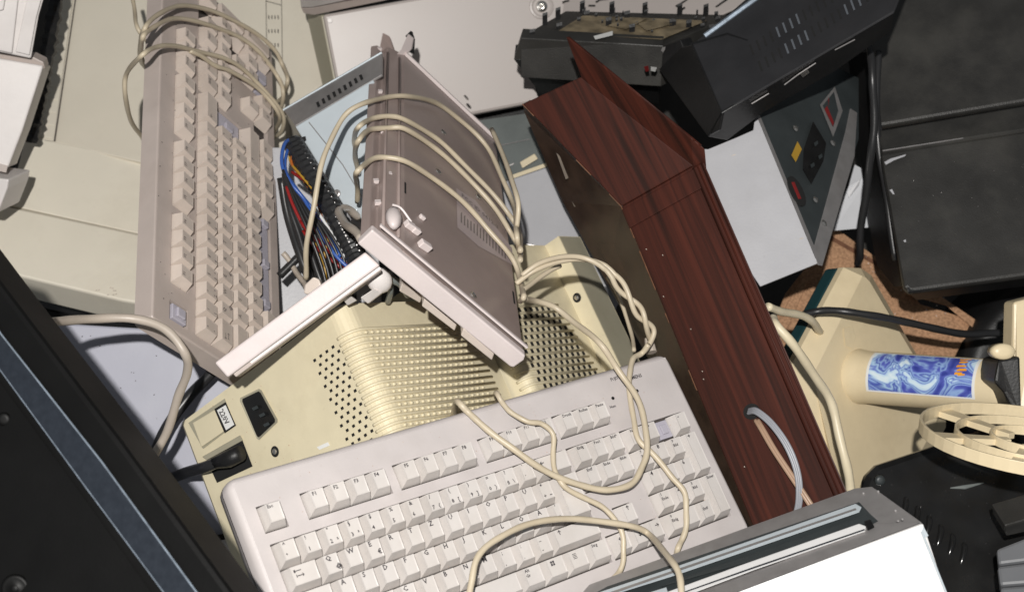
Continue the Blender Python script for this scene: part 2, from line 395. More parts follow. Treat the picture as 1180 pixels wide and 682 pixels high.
# bare switch stem where a numpad key is missing, leds, badge
mb=MB(); mb.box(20.5*UN+.002,21.5*UN-.002,-2.5*UN*SYW+.002,-1.5*UN*SYW-.002,-.005,.0005); mb.box(20.5*UN+.006,21.5*UN-.006,-2.5*UN*SYW+.006,-1.5*UN*SYW-.006,0,.003)
mb.build('key_switch',M['blue_clear'],kw,local=True,bevel=.0006)
for xx in (19.0,20.55):
    mb=MB(); c=V((xx*UN,.0005,0.0003)); mb.loops([[c+V((math.cos(a)*.0016,math.sin(a)*.0016,z)) for a in [k*math.pi/6 for k in range(12)]] for z in(0,.0006)])
    mb.build('indicator_light',M['gloss'],kw,local=True)
mb=MB()
write(mb,'Num',V((18.6*UN,-.008,.0004)),V((1,0,0)),V((0,1,0)),.0035,0); write(mb,'Caps',V((20.2*UN,-.008,.0004)),V((1,0,0)),V((0,1,0)),.0035,0)
write(mb,'FUJITSU',V((19.35*UN,.0165,.0004)),V((1,0,0)),V((0,1,0)),.0042,0)
write(mb,'SIEMENS',V((20.3*UN,.0122,.0004)),V((1,0,0)),V((0,1,0)),.0048,0)
mb.build('printed_badge',M['ink'],kw,local=True)
# strain relief where the cord enters the rear edge
mb=MB(); cr=P(747,398,1.325); mb.tube([KWp.at(751,406,-.010),KWp.at(749,398,-.010),KWp.at(747,389,-.008)],[.0052,.005,.0036],10)
mb.build('strain_relief',M['cablegrey'],kw)

# --- taupe keyboard at the left, seen steeply from its rear left corner
KLm=Rm([[-0.1183,-0.489,0.8642],[0.8211,0.4412,0.362],[-0.5584,0.7525,0.3493]],(-0.2928*1.12,-0.019*1.12,2-1.1883*1.12))
KLm=KLm@Matrix.Scale(1.12,4)
SYL=1.1626
kl=thing('keyboard','tilted taupe keyboard at the left, cord wound round its upper end, space bar missing','keyboard',mat=KLm)
keyboard_body(kl,SYL,M['kl'],M['well'],.0205,.009,.012,.0185,.002,False)
for (x,y,w,h,s) in layout():
    if s in('Esc','','enter','×') or (x,y) in((15.25,5.5),(19.5,3.5),(18.5,5.5)): continue
    make_key(kl,x,y,w,h,s,SYL,[M['klkey'],M['inksoft']],top=.0095,dish=.00008)
mb=MB(); mb.box(.002,UN-.002,-UN*SYL+.002,-.002,-.004,.001); mb.box(.005,UN-.005,-UN*SYL+.006,-.006,.001,.004)
mb.build('key_switch',M['blue_clear'],kl,local=True,bevel=.001)
mb=MB(); mb.box(3.75*UN+.001,10*UN-.001,-6.5*UN*SYL+.002,-5.5*UN*SYL-.002,-.0048,-.001)
for q in(4.2,6.7,9.3): mb.box(q*UN,q*UN+.008,-6.2*UN*SYL,-5.8*UN*SYL,-.001,.004)
mb.build('bare_space_bar_bracket',M['blue_clear'],kl,local=True,bevel=.0008)
mb=MB(); mb.box(13.5*UN+.001,15*UN-.001,-4.5*UN*SYL+.002,-2.5*UN*SYL-.002,-.0048,-.0012); mb.box(14*UN,14.4*UN,-3.8*UN*SYL,-3.3*UN*SYL,-.001,.003)
mb.build('bare_enter_bracket',M['blue_clear'],kl,local=True,bevel=.0008)
mb=MB(); mb.box(18.5*UN+.003,19.5*UN-.003,-6.5*UN*SYL+.003,-5.5*UN*SYL-.003,-.004,.0035); mb.box(19.5*UN+.003,20.5*UN-.003,-6.5*UN*SYL+.003,-5.5*UN*SYL-.003,-.004,.0035)
mb.build('key_switch',M['blue_clear'],kl,local=True,bevel=.001)
KLp=plane_pn(KLm@V((0,0,0)),KLm.to_3x3()@V((0,0,1)))

# --- mauve keyboard standing on end, underside to the right (centre of the pile)
N0=P(466,293,1.2); FAR=P(466,62,1.6); Lv=(FAR-N0); Ln=Lv.normalized()
capP=plane_pn(N0,-Ln)
ka=thing('keyboard','mauve keyboard stood on end in the middle, underside showing, wound with beige cord','keyboard',loc=N0)
prof=[capP.at(*p) for p in ((414,279),(425,277),(433,285),(440,279),(452,284),(466,290),(604,408),(590,419),(500,352))]
mb=MB(); back=[p+Ln*.46 for p in prof]
mb.loops([prof,back]); mb.build('bottom_shell',M['ka'],ka,bevel=.0015)
cap=[capP.at(*p) for p in ((429,261),(605,406),(603,411),(591,419.5),(587,418),(412,277))]
mb=MB(); mb.loops([[p-Ln*.006 for p in cap],[p+Ln*.004 for p in cap]]); mb.build('end_bar',M['kaend'],ka,bevel=.0015)
wv=(prof[6]-prof[5]).normalized(); nv=wv.cross(Ln).normalized()
if nv.x<0: nv=-nv      # outward from the underside
mb=MB(); a=capP.at(437,262); b=capP.at(607,403)
mb.obox(a+Ln*.001,b-a,nv*.0022,Ln*.004); mb.build('end_lip',M['kaend'],ka,bevel=.0006)
UPl=plane_pn(prof[5],nv)     # underside plane
def up(u,v,h=0): return UPl.at(u,v,h)
# rear-side ribs, split line and raised far edge strip
for i,(pu,pv) in enumerate(((441,279),(459,286))):
    mb=MB(); s0=capP.at(pu,pv); mb.tube([s0+Ln*.02,s0+Ln*.44],.0016,6); mb.build('rib',M['ka'],ka,smooth=True)
e0=up(604,400); mb=MB(); q=prof[6]+Ln*.02
far0=prof[5]+Ln*.455; far1=prof[6]+Ln*.455
mb=MB(); mb.obox(far0+nv*.0003,far1-far0,nv*.004,Ln*.004); mb.build('far_lip',M['kaend'],ka,bevel=.0006)
mb=MB()
for (u_,v_) in ((545,340),(551,227),(537,113),(511,153),(505,198)):
    mb=MB(); c=up(u_,v_,.0002); mb.loops([[c+(wv*math.cos(t)+Ln*math.sin(t))*r+nv*z for t in [k*math.pi/5 for k in range(10)]] for r,z in((.0042,0),(.004,.001),(.002,.0002))]); mb.build('screw',M['chrome'],ka)
# type label on the underside
lb=[up(526,217,.0004),up(548,231,.0004),up(590,286,.0004),up(592,306,.0004),up(552,284,.0004),up(527,262,.0004)]
mb=MB(); mb.face(lb)
for i in range(15):
    t=i/15; a=lerp(up(531,256,.0007),up(585,300,.0007),t); ln=.004+.012*random.random()
    hh=lerp(up(531,232,.0007),up(585,270,.0007),t)-a
    mb.face([a,a+wv*.0018,a+wv*.0018+hh*(.3+.3*random.random()),a+hh*.4],1)
write(mb,'FCC ID 0412-3',up(532,226,.0007),wv,Ln,.011,1,.8)
mb.build('type_label',[M['mauvelabel'],M['inksoft']],ka,merge=False)
# slots near the right edge, dark
mb=MB()
for (u_,v_) in ((592,349),(466,222)):
    c=up(u_,v_,.0003); mb.obox(c,wv*.002,Ln*.022,nv*.0004)
mb.build('slot',M['void'],ka)
# folding foot and moulded clips near the end bar (pale plastic)
mb=MB()
c=up(455,250,.004)
ring=[]
for z,r in((0,.0125),(.004,.012),(.007,.009),(.009,.004)):
    ring.append([c+wv*(r*.62*math.cos(t))+Ln*(r*1.35*math.sin(t))+nv*(z-.004) for t in [k*math.pi/7 for k in range(14)]])
mb.loops(ring); mb.build('folding_foot',M['kaend'],ka,smooth=True)
mb=MB()
for (u_,v_,a,b,h) in ((466,262,.010,.006,.006),(474,268,.008,.005,.006),(482,285,.012,.006,.007),(483,252,.006,.004,.004)):
    mb=MB(); c=up(u_,v_,0); mb.obox(c,(wv+Ln*.3)*a,(Ln-wv*.4)*b,nv*h); mb.build('foot_hinge',M['kaend'],ka,bevel=.001)
mb=MB(); mb.tube(crom([up(452,236,.001),up(462,240,.004),up(474,256,.003)],4),.0012,6); mb.build('hinge_pin',M['kaend'],ka)
RP=plane_pn(prof[0],(prof[5]-prof[0]).cross(Ln).normalized())
if RP.n.z<0: RP.n=-RP.n
for (u_,v_) in ((441,155),(438,109),(437,60),(433,213),(435,238),(448,205)):
    mb=MB(); c=RP.at(u_,v_,.0); rv=(prof[5]-prof[0]).normalized(); s=.0035+.002*random.random()
    mb.obox(c-rv*s*.5,rv*s*1.1+Ln*s*.6,Ln*s*1.2-rv*.001,RP.n*.0035); mb.build('clip',M['kaend'],ka,bevel=.0005)
# broken corner fin at the far end
fin=[P(454,66,1.58),P(462,58,1.58),P(470,40,1.57),P(476,45,1.58),P(474,57,1.59),P(467,64,1.59)]
mb=MB(); mb.prism(fin,V((.001,.001,-.003))); mb.build('broken_corner',M['kaend'],ka)
mb=MB(); mb.prism([P(467,42,1.575),P(473,36,1.575),P(476,45,1.585),P(475,62,1.6),P(470,60,1.6),P(471,46,1.58)],V((.002,0,-.004))); mb.build('broken_rib',M['void'],ka)
mb=MB(); mb.prism([P(437,58,1.58),P(441,38,1.58),P(449,42,1.58),P(456,62,1.6),P(449,75,1.6)],V((0,0,-.02))); mb.build('end_tab',M['ka'],ka,bevel=.001)
# key side: a few caps peeking below the end bar
for (a_,b_) in (((463,327),(487,341)),((489,344),(527,373)),((534,378),(570,407))):
    mb=MB(); p=P(*a_,1.235); q=P(*b_,1.26); dn=P(a_[0]-3,a_[1]+9,1.24)-P(a_[0],a_[1],1.235)
    mb.obox(p-V((0,0,.0)),q-p,dn,Ln*.03); mb.build('key',M['klkey'],ka,bevel=.0012)

# --- second bundled keyboard: only its end bar and foot show
kb=thing('keyboard','keyboard seen end-on as a slim pale bar below left of the mauve keyboard','keyboard',loc=P(340,360,1.27))
A=P(421,290,1.23); B=P(247,418,1.235); Cc=P(262,435,1.235); D=P(438,306,1.23)
Lb=V((-.10,-.05,-.99)).normalized()
mb=MB(); mb.loops([[A,B,Cc,D],[p+V((0,0,-.006)) for p in (A,B,Cc,D)]]); mb.build('end_bar',M['kaend'],kb,bevel=.0018)
dn=(Cc-B); 
mb=MB(); o1=[lerp(A,B,.01)+dn*.1,lerp(A,B,.97)+dn*.1,lerp(D,Cc,.97)+dn*.22,lerp(D,Cc,.01)+dn*.22]
mb.loops([[p+V((0,0,-.005)) for p in o1],[p+Lb*.045 for p in o1]]); mb.build('bottom_shell',M['kl'],kb,bevel=.001)
mb=MB(); mb.obox(lerp(D,Cc,0)+V((-.001,-.001,-.004)),(Cc-D)*.85,dn*.13,V((0,0,-.003))); mb.build('end_lip',M['white'],kb)
mb=MB()
c=P(437,323,1.27); ax=(Cc-D).normalized(); ay=V((.55,-.75,-.3)).normalized(); az=ax.cross(ay)
mb.loops([[c+ax*(r*math.cos(t)*.9)+V((0,0,1))*(z*.8)+ay*(r*math.sin(t)) for t in [k*math.pi/8 for k in range(16)]] for z,r in((-.004,.013),(.001,.0125),(.005,.010),(.008,.005))])
mb.build('folding_foot',M['white'],kb,smooth=True)
mb=MB(); mb.prism([P(415,343,1.26),P(430,333,1.26),P(441,337,1.27),P(424,350,1.27)],V((0,0,-.01))); mb.build('foot_hinge',M['white'],kb,bevel=.001); mb=MB(); mb.prism([P(395,345,1.26),P(404,341,1.26),P(411,346,1.27),P(400,352,1.27)],V((0,0,-.01))); mb.build('foot_hinge',M['white'],kb,bevel=.001)
mb=MB(); mb.prism([P(351,328,1.27),P(361,319,1.265),P(368,322,1.265),P(371,331,1.265),P(356,340,1.27),P(350,338,1.27)],V((0,0,-.012))); mb.build('key',M['klkey'],kb,bevel=.0015)
mb=MB(); mb.tube(crom([P(440,312,1.29),P(452,322,1.29),P(462,328,1.3),P(470,340,1.32)],5),.0035,8); mb.tube(crom([P(446,318,1.3),P(450,334,1.3),P(447,348,1.33)],5),.003,8); mb.build('clip',M['trans'],kb,smooth=True)

# ------------------------------------------------------------------ beige monitor housing
mo=P(392,350,1.285); av=(P(205,490,1.419)-mo); bv=(P(540,345,1.443)-mo); ev=(P(455,500,1.249)-mo)
ah=av.normalized(); eh=(ev-ah*ev.dot(ah)).normalized(); bh=ah.cross(eh)
if bh.dot(bv)<0: bh=-bh
mon=thing('computer_monitor','aged beige monitor housing with vent holes, power sockets and a 220V switch','monitor',loc=mo)
F1=plane_pn(mo,bh*-1.0 if bh.z<0 else bh); 
F1=plane_pn(mo,bh); F2=plane_pn(mo,ah)
if F1.n.z<0: F1.n=-F1.n
if F2.n.z<0: F2.n=-F2.n
def loc3(p): d=p-mo; return d.dot(ah),d.dot(bh),d.dot(eh)
def W(a,b,e): return mo+ah*a+bh*b+eh*e
a0,_,e0=loc3(F1.at(205,490))
q3=loc3(F2.at(588,447)); F1b=plane_pn(W(*q3),F1.n); q4=loc3(F1b.at(604,428)); F3=plane_pn(W(*q4),F2.n)
q5=loc3(F3.at(693,421)); F1c=plane_pn(W(*q5),F1.n); q6=loc3(F1c.at(710,412)); F4=plane_pn(W(*q6),F2.n)
q7=loc3(F4.at(731,403)); q8=(q7[0]+.02,q7[1]+.012,q7[2])
q5t=loc3(F3.at(629,283)); 
def arc(ca,cb,r,t0,t1,n=6): return [(ca+r*math.cos(math.radians(t0+(t1-t0)*i/n)),cb+r*math.sin(math.radians(t0+(t1-t0)*i/n))) for i in range(n+1)]
R1=.017
# profile (a,b): a>0 runs left/away along F1 ; b>0 along F2. outside is toward -a / -b
def rnd(r): return [(r-r*math.sin(math.radians(t)), r-r*math.cos(math.radians(t))) for t in range(0,91,15)]
profm=[(a0+.004,.06),(a0+.004,.014),(a0,.006),(a0-.008,0)]+rnd(R1)+[(0,q3[1]-.004)]
RB=.010; dq=q4[0]; bq=q3[1]
profm2=[(.004,q3[1])]+[(q4[0]+p[0],q3[1]+p[1]) for p in rnd(RB)]+[(q4[0],q5[1]),(q6[0],q6[1]),(q7[0],q7[1]),(q8[0],q8[1]),(q8[0]+.1,q8[1]+.02)]
mb=MB(); mb.loops([[W(a,b,.0) for a,b in profm],[W(a,b,.42) for a,b in profm]],closed=False,cap=False)
# top end cap, falls back from the edge
mb.face([W(a,b,0) for a,b in profm[3:]]+[W(.2,q3[1],0),W(.2,.06,0)])
mb.build('rear_shell',M['beige'],mon,smooth=False)
et=q5t[2]; print('monitor e top2',et,'q',q3,q4,q5,q6,q7,'a0',a0,e0)
mb=MB(); top2=[W(a,b,et) for a,b in profm2]; mb.loops([top2,[W(a,b,.40) for a,b in profm2]],closed=False,cap=False)
mb.face(top2+[W(.2,q3[1],et)])
mb.build('side_shell',M['beige'],mon)
# grey side panels beyond the light strip
g=.0006
mb=MB(); mb.obox(W(q6[0]-g,q6[1]+.001,et+.001),eh*.36,bh*(q7[1]-q6[1]-.003),ah*.0003); mb.build('side_band',M['beige_dark'],mon)
def ribs(n,e_0,e_1,prof,r,mname,skew=0):
    mb=MB()
    for i in range(n):
        e=lerp(e_0,e_1,i/(n-1))
        pts=[W(a,b,e) for a,b in prof]
        mb.tube(pts,r,6)
    mb.build('vent_ribs',M[mname],mon,smooth=True)
# rows start/stop found on the planes
lt=loc3(F1.at(352,402)); lb_=loc3(F1.at(404,505)); rt=loc3(F1.at(378,386))
e_a=loc3(F2.at(440,378))[2]; e_b=loc3(F2.at(560,480))[2]+.02
nr=19; step=(e_b-e_a)/(nr-1)
HA=lt[0]-.004; HP=min(.0125,(HA-R1-.005)/3.8); print('lt',lt[0])
pr=[(max(R1+.002,HA-HP*3.5-.006),-.0001)]+[(p[0]-.0002,p[1]-.0002) for p in rnd(R1)]+[(-.0002,q3[1]-.022)]
ribs(nr,e_a,e_b,pr,.0016,'beige')
mb=MB(); mb2=MB()
hole_a=[lerp(lt[0]-.002,lt[0]-.062,t/5) for t in range(6)]
fo=F1.n*1
def outb(a,b,e,h): return W(a,b-h,e)     # F1 outward is -b
def outa(a,b,e,h): return W(a-h,b,e)
for i in range(nr-1):
    e=e_a+step*(i+.5)
    for j in range(4):
        a=HA-j*HP-(HP*.5 if i%2 else 0); st_=step*.20
        mb.loops([[outb(a,0,e-st_,.0004),outb(a-.0034,0,e-st_,.0004),outb(a-.0034,0,e+st_,.0004),outb(a,0,e+st_,.0004)],[outb(a,0,e-st_,.0006),outb(a-.0034,0,e-st_,.0006),outb(a-.0034,0,e+st_,.0006),outb(a,0,e+st_,.0006)]])
    nb=int((q3[1]-.03-R1)/.0085)
    for j in range(nb):
        b=R1+.002+j*.0085+(.0042 if i%2 else 0)
        c=W(0,b,e)
        ring=[[c+bh*(r*1.5*math.cos(t))+eh*(r*math.sin(t))-ah*z for t in [k*math.pi/3 for k in range(6)]] for r,z in((.0017,-.0003),(.0014,.0009),(.0006,.0014))]
        mb2.loops(ring)
mb.build('vent_holes',M['void'],mon); mb2.build('vent_studs',M['beige'],mon,smooth=True)
# right hump: rows wrap round its rounded edge too
e_c=loc3(F3.at(630,352))[2]; e_d=loc3(F3.at(650,440))[2]+.03; nr2=16; st2=(e_d-e_c)/(nr2-1)
mb=MB(); mb3=MB()
for i in range(nr2):
    e=e_c+st2*i
    rb=lerp(q5[1]-.030,q5[1]-.004,i/(nr2-1))
    pts=[W(q4[0]+p[0]-.0002,q3[1]+p[1]-.0002,e) for p in [(RB+.004,0)]+rnd(RB)]+[W(q4[0]-.0002,rb,e)]
    mb.tube(pts,.0015,6)
    if i<nr2-1:
        b=q3[1]+RB+.006+(.0055 if i%2 else 0)
        while b<rb-.006:
            c=W(q4[0]-.0003,b,e+st2*.5)
            mb3.obox(c-eh*st2*.26,eh*st2*.52,bh*.0038,-ah*.0008); b+=.0108
mb.build('vent_ribs',M['beige'],mon,smooth=True); mb3.build('vent_holes',M['void'],mon)
# screws
for (pl,u_,v_) in ((F1c,665,343),(F1,317,520)):
    mb=MB(); c=pl.at(u_,v_,.0)
    n=pl.n; x=eh; y=x.cross(n)
    mb.loops([[c+(x*math.cos(t)+y*math.sin(t))*r+n*z for t in [k*math.pi/8 for k in range(16)]] for r,z in((.0055,.0003),(.005,.0006),(.0042,.0004))],mi=0)
    mb.loops([[c+(x*math.cos(t)+y*math.sin(t))*r+n*z for t in [k*math.pi/6 for k in range(12)]] for r,z in((.0030,.0006),(.0026,.0018),(.0012,.0024))],mi=1)
    mb.build('screw',[M['void'],M['chrome']],mon)
# 220V selector: recessed bezel, sliding cap, label
def f1(u,v,h=0): return F1.at(u,v,h)
def slab(mb,pts,h0,h1,mi=0,pl=None):
    pl=pl or F1
    mb.loops([[pl.at(u,v,h0) for u,v in pts],[pl.at(u,v,h1) for u,v in pts]],mi=mi)
mb=MB(); slab(mb,[(217,487),(259,459),(271,489),(234,517)],.0002,.0008); mb.build('selector_recess',M['beige_dark'],mon)
mb=MB(); slab(mb,[(222,487),(247,472),(258,497),(232,515)],.0008,.0030); sw=mb.build('voltage_selector',M['beige'],mon,bevel=.0008)
mb=MB(); slab(mb,[(247,471),(260,463),(272,490),(259,499)],.0008,.0012,0)
slab(mb,[(250,472.5),(260,466.5),(270,489),(260.5,495.5)],.0014,.0020,1)
p0=f1(251.5,474.5,.0024); tx=(f1(262.5,496,.0024)-f1(251,472.5,.0024)).normalized(); ty=(f1(258,467,.0024)-f1(251,472.5,.0024)).normalized(); ty=(ty-tx*ty.dot(tx)).normalized()
write(mb,'220V',f1(252.3,474.3,.0025),tx,ty,.0098,2,.78)
mb.build('voltage_label',[M['void'],M['label'],M['ink']],mon)
# upper mains inlet (rounded) with pins, lower inlet with the plug
def rrect(cs,pl,h,r=.22):
    out=[]
    n=len(cs)
    for i in range(n):
        p=V((*cs[i],0)); a=V((*cs[i-1],0)); b=V((*cs[(i+1)%n],0))
        for t in(r,r*.35): out.append(p+(a-p)*t*(1 if t==r else .8))
        for t in(r*.35,r): out.append(p+(b-p)*t*(1 if t==r else .8))
    return [pl.at(q.x,q.y,h) for q in out]
cs=[(278,460),(299,450),(318,485),(297,505)]
mb=MB(); mb.loops([rrect([(275,459),(300,447),(321,485),(297,508)],F1,.0002),rrect([(275,459),(300,447),(321,485),(297,508)],F1,.0016),rrect(cs,F1,.0010)]); mb.build('inlet_rim',M['beige_dark'],mon)
mb=MB(); mb.loops([rrect(cs,F1,.0011),rrect(cs,F1,.0019)]); s1=mb.build('mains_inlet',M['gloss'],mon)
mb=MB()
for (u_,v_) in ((290,470),(298,478),(303,489)): slab(mb,[(u_,v_),(u_+6,v_-3),(u_+8,v_),(u_+2,v_+3)],.002,.0045)
mb.build('pins',M['slate'],s1)
mb=MB(); slab(mb,[(238,530),(279,506),(291,537),(250,556)],.0004,.0014); s2=mb.build('mains_inlet',M['void'],mon)
mb=MB(); slab(mb,[(233,526),(277,501),(280,507),(238,530)],.0004,.0022); mb.build('inlet_rim',M['beige_dark'],mon,bevel=.0006)
# small label scrap by the keyboard
mb=MB(); slab(mb,[(365,515),(378,509),(380,513),(368,518)],.0003,.0006); mb.build('paper_scrap',M['label'],mon)
# power cord with plug in the lower inlet
mb=MB(); pl=[F1.at(277,522,.016),F1.at(262,529,.018),F1.at(248,533,.018)]
mb.tube(pl,[.0080,.0085,.0062],12)
pc=thing('mains_lead','black mains lead plugged into the lower socket of the beige monitor housing','power cord',loc=pl[0])
mb.build('plug',M['black'],pc,smooth=True)
mb=MB(); mb.tube(crom([F1.at(254,531,.018),F1.at(236,538,.018),P(215,544,1.42),P(195,551,1.45),P(160,556,1.5),P(120,560,1.55)],6),.0058,10); mb.build('lead',M['cableblack'],pc,smooth=True)

# ------------------------------------------------------------------ mahogany cabinet
Aw=P(602,120,1.455); Cw=P(716,238,1.44)
Bw=P(669,89,1.445)
Bd=P(868,607,1.34)
sv=(Bd-Cw).normalized()
cam0=V((0,0,H)); Dw=P(799,191,(Cw-cam0).dot(sv)/ray(799,191).dot(sv)); Aw=P(602,120,1.475); Bw=Plane(Aw,Cw,Dw).at(669,89)
print('B depth',H-Bw.z,'D',H-Dw.z)
wd=Dw-Cw; wd=(wd-sv*wd.dot(sv)); wl=wd.length; wd.normalize()
S2=plane_pn(Cw,sv.cross(wd))
if S2.n.z<0: S2.n=-S2.n
cab=thing('wooden_cabinet','dark mahogany cabinet lying slanted right of the pale grey keyboard, cables through its hole','cabinet',
   mat=Matrix([[sv.x,wd.x,S2.n.x,Cw.x],[sv.y,wd.y,S2.n.y,Cw.y],[sv.z,wd.z,S2.n.z,Cw.z],[0,0,0,1]]))
Lc=(Bd-Cw).length+.02
wa=(Aw-Cw)                                             # up the sloped face
wdep=.115
Wl=wl
mb=MB()   # front panel (long)
mb.obox(Cw,sv*Lc,wd*Wl,-S2.n*.014); mb.build('front_panel',M['wood'],cab,bevel=.0012)
n1=wa.normalized().cross(wd); 
if n1.z<0: n1=-n1
mb=MB(); q_=[Aw,Cw,Dw,Bw]; mb.loops([q_,[p-n1*.014 for p in q_]]); mb.build('sloped_panel',M['wood'],cab,bevel=.0012)
# ledge line between the two faces
mb=MB(); mb.obox(Cw+S2.n*.001+sv*.004,sv*.022,wd*Wl,S2.n*.0018); mb.build('cross_batten',M['wood'],cab,bevel=.0008)
# dark side on the left
X0=P(604,129,1.52); X1=P(648,232,1.57); X2=P(700,327,1.55); X3=P(862,625,1.44)
sA=[Aw-n1*.0012,Cw-n1*.0012,X1,X0]; sB=[Cw-S2.n*.0012,Cw+sv*Lc-S2.n*.0012,X3,X2,X1]
mb=MB(); mb.loops([sA,[p+wd*.010+V((0,0,-.004)) for p in sA]]); mb.build('side_board',M['wooddark'],cab)
mb=MB(); mb.loops([sB,[p+wd*.010+V((0,0,-.004)) for p in sB]]); mb.build('side_board',M['wooddark'],cab)
# raised board on the right: stands up beside the sloped panel, flush along the front
T0=P(650,39,1.405); T1=P(796,158,1.385); tv=P(813,172,1.388)-T1
T0=Plane(Bw,Dw,T1).at(650,39)
mb=MB(); q_=[Bw-(T0-Bw)*.2,Dw-(T1-Dw)*.3,T1,T0]; mb.loops([q_,[p+tv for p in q_]]); fb=mb.build('raised_side_board',M['wood'],cab,bevel=.0015)
t1=.013; Fb=Cw+wd*Wl; outer=[T0,T1]
q_=[Fb+sv*.003+S2.n*.004,Fb+sv*Lc+S2.n*.004,Fb+sv*Lc+wd*t1+S2.n*.004,Fb+sv*.003+wd*t1+S2.n*.004]
mb=MB(); mb.loops([q_,[p+V((-.012,0,-.10)) for p in q_]]); mb.build('edge_board',M['wood'],cab,bevel=.0015)
for t,s_ in((0.02,.0045),(.36,.003),(.5,.003),(.9,.003),(.12,.002)):
    mb=MB(); c=lerp(T0,T1,t)+tv*.2+V((0,0,.0002)); mb.obox(c,(T1-T0).normalized()*s_,tv*.25,V((0,0,.0008))); mb.build('chipped_edge',M['woodraw'],cab)
# edge mouldings along the raised board
for off in(.3,.7):
    mb=MB(); mb.tube([T0+tv*off,T1+tv*off],.0011,6); mb.build('edge_moulding',M['wood'],cab,smooth=True)
for off in(.005,.010):
    mb=MB(); mb.tube([Fb+S2.n*.0042+sv*.004+wd*off,Fb+sv*Lc+S2.n*.0042+wd*off],.0009,6); mb.build('edge_moulding',M['wood'],cab,smooth=True)
# scratches
mb=MB()
dsp=Plane(Aw,Cw,X1)
for q in ([(641,176),(645,180),(655,205),(652,207)],): mb.face([dsp.at(u,v,.0012) for u,v in q])
for q in ([(659,232),(663,238),(671,252),(667,250)],): mb.face([dsp.at(u,v,.0012) for u,v in q])
for i in range(26):
    u=random.uniform(670,860); c=S2.at(u,250+(u-720)*2.4+random.uniform(-60,60),.0006)
    if .004<(c-Cw).dot(wd)<Wl-.01 and 0<(c-Cw).dot(sv)<Lc: mb.face([c,c+wd*.0008,c+wd*.001+sv*.0015,c+sv*.001])
mb.build('scuffs',M['cablegrey'],cab)
# worn pale edge along the fold
for (t0,t1_) in((.0,.03),(.06,.1),(.14,.26),(.33,.36),(.5,.56)):
    mb=MB(); mb.tube([Cw+sv*Lc*t0+S2.n*.0004,Cw+sv*Lc*t1_+S2.n*.0004],.0006,5); mb.build('worn_edge',M['woodraw'],cab)
for (t0,t1_) in((.0,.12),(.3,.45),(.88,1.0)):
    mb=MB(); mb.tube([Cw+wa*t0+n1*.0004,Cw+wa*t1_+n1*.0004],.0006,5); mb.build('worn_edge',M['woodraw'],cab)
# hole
hc=S2.at(866,474,.0008)
mb=MB(); mb.loops([[hc+(sv*math.cos(t)*.9+wd*math.sin(t))*.0085+S2.n*z for t in [k*math.pi/8 for k in range(16)]] for z in(-.001,.0004)]); mb.build('cable_hole',M['void'],cab)
def sw2(u,v,h): return S2.at(u,v,h)
c1=thing('loose_cable','grey flat cable hanging out of the hole in the mahogany cabinet','cable',loc=hc)
mb=MB()
for o in(-2.2,0,2.2): mb.tube(crom([sw2(862+o*.3,474-o,.001),sw2(872+o*.3,474-o,.010),sw2(890+o*.6,489-o*.8,.016),sw2(908+o,515-o*.3,.016),sw2(919+o,545,.014),sw2(921+o,575,.012),sw2(916+o,598,.006),sw2(908+o,625,.002)],6),.0017,8)
mb.build('strands',M['cablesilver'],c1,smooth=True)
c2=thing('loose_cable','brown twin cable hanging out of the hole in the mahogany cabinet','cable',loc=hc+V((.01,0,0)))
mb=MB()
for o in(-1.6,1.6): mb.tube(crom([sw2(872+o,484,.001),sw2(878+o,494,.006),sw2(892+o,518,.010),sw2(912+o,548,.012),sw2(930+o,575,.012),sw2(942+o,595,.008),sw2(950+o,620,.004)],6),.0021,8)
mb.build('strands',M['cablebrown'],c2,smooth=True)

# ------------------------------------------------------------------ generic boxed shells
def face_solid(name,pts,plane,thick,m,parent,bevel=.002,dirv=None,local=False):
    f=[plane.at(u,v) for u,v in pts]; n=plane.n if dirv is None else dirv
    mb=MB(); mb.loops([f,[p-n*thick for p in f]]); return mb.build(name,m,parent,bevel=bevel)
def overlay(name,pts,plane,h,th,m,parent,bevel=0):
    mb=MB(); mb.loops([[plane.at(u,v,h) for u,v in pts],[plane.at(u,v,h+th) for u,v in pts]]); return mb.build(name,m,parent,bevel=bevel)

# beige printer behind the taupe keyboard
pp=Plane(P(60,100,1.790),P(340,20,1.850),P(100,180,1.760))
pr_=thing('desktop_printer','large beige printer with a ribbed strip and stepped front, behind the taupe keyboard','printer',loc=P(150,150,1.830))
face_solid('top_cover',[(72,-60),(340,-60),(372,70),(374,96),(330,130),(330,225),(20,155),(52,60)],pp,.12,M['printer'],pr_)
overlay('ribbed_strip',[(66,-60),(92,-60),(62,163),(36,160)],pp,.0012,.002,M['printer'],pr_,.0008)
mb=MB()
for i in range(13):
    v=-20+i*14.6; x0=66-(v+20)*.155
    mb.loops([[pp.at(x0-4,v,.0033),pp.at(x0+21,v+3,.0033),pp.at(x0+21,v+4.2,.0033),pp.at(x0-4,v+1.2,.0033)],[pp.at(x0-4,v,.0040),pp.at(x0+21,v+3,.0040),pp.at(x0+21,v+4.2,.0040),pp.at(x0-4,v+1.2,.0040)]])
mb.build('strip_ribs',M['printer2'],pr_)
overlay('seam',[(92,-40),(93.2,-40),(63.6,163),(62.2,163)],pp,.0006,.0036,M['well'],pr_)
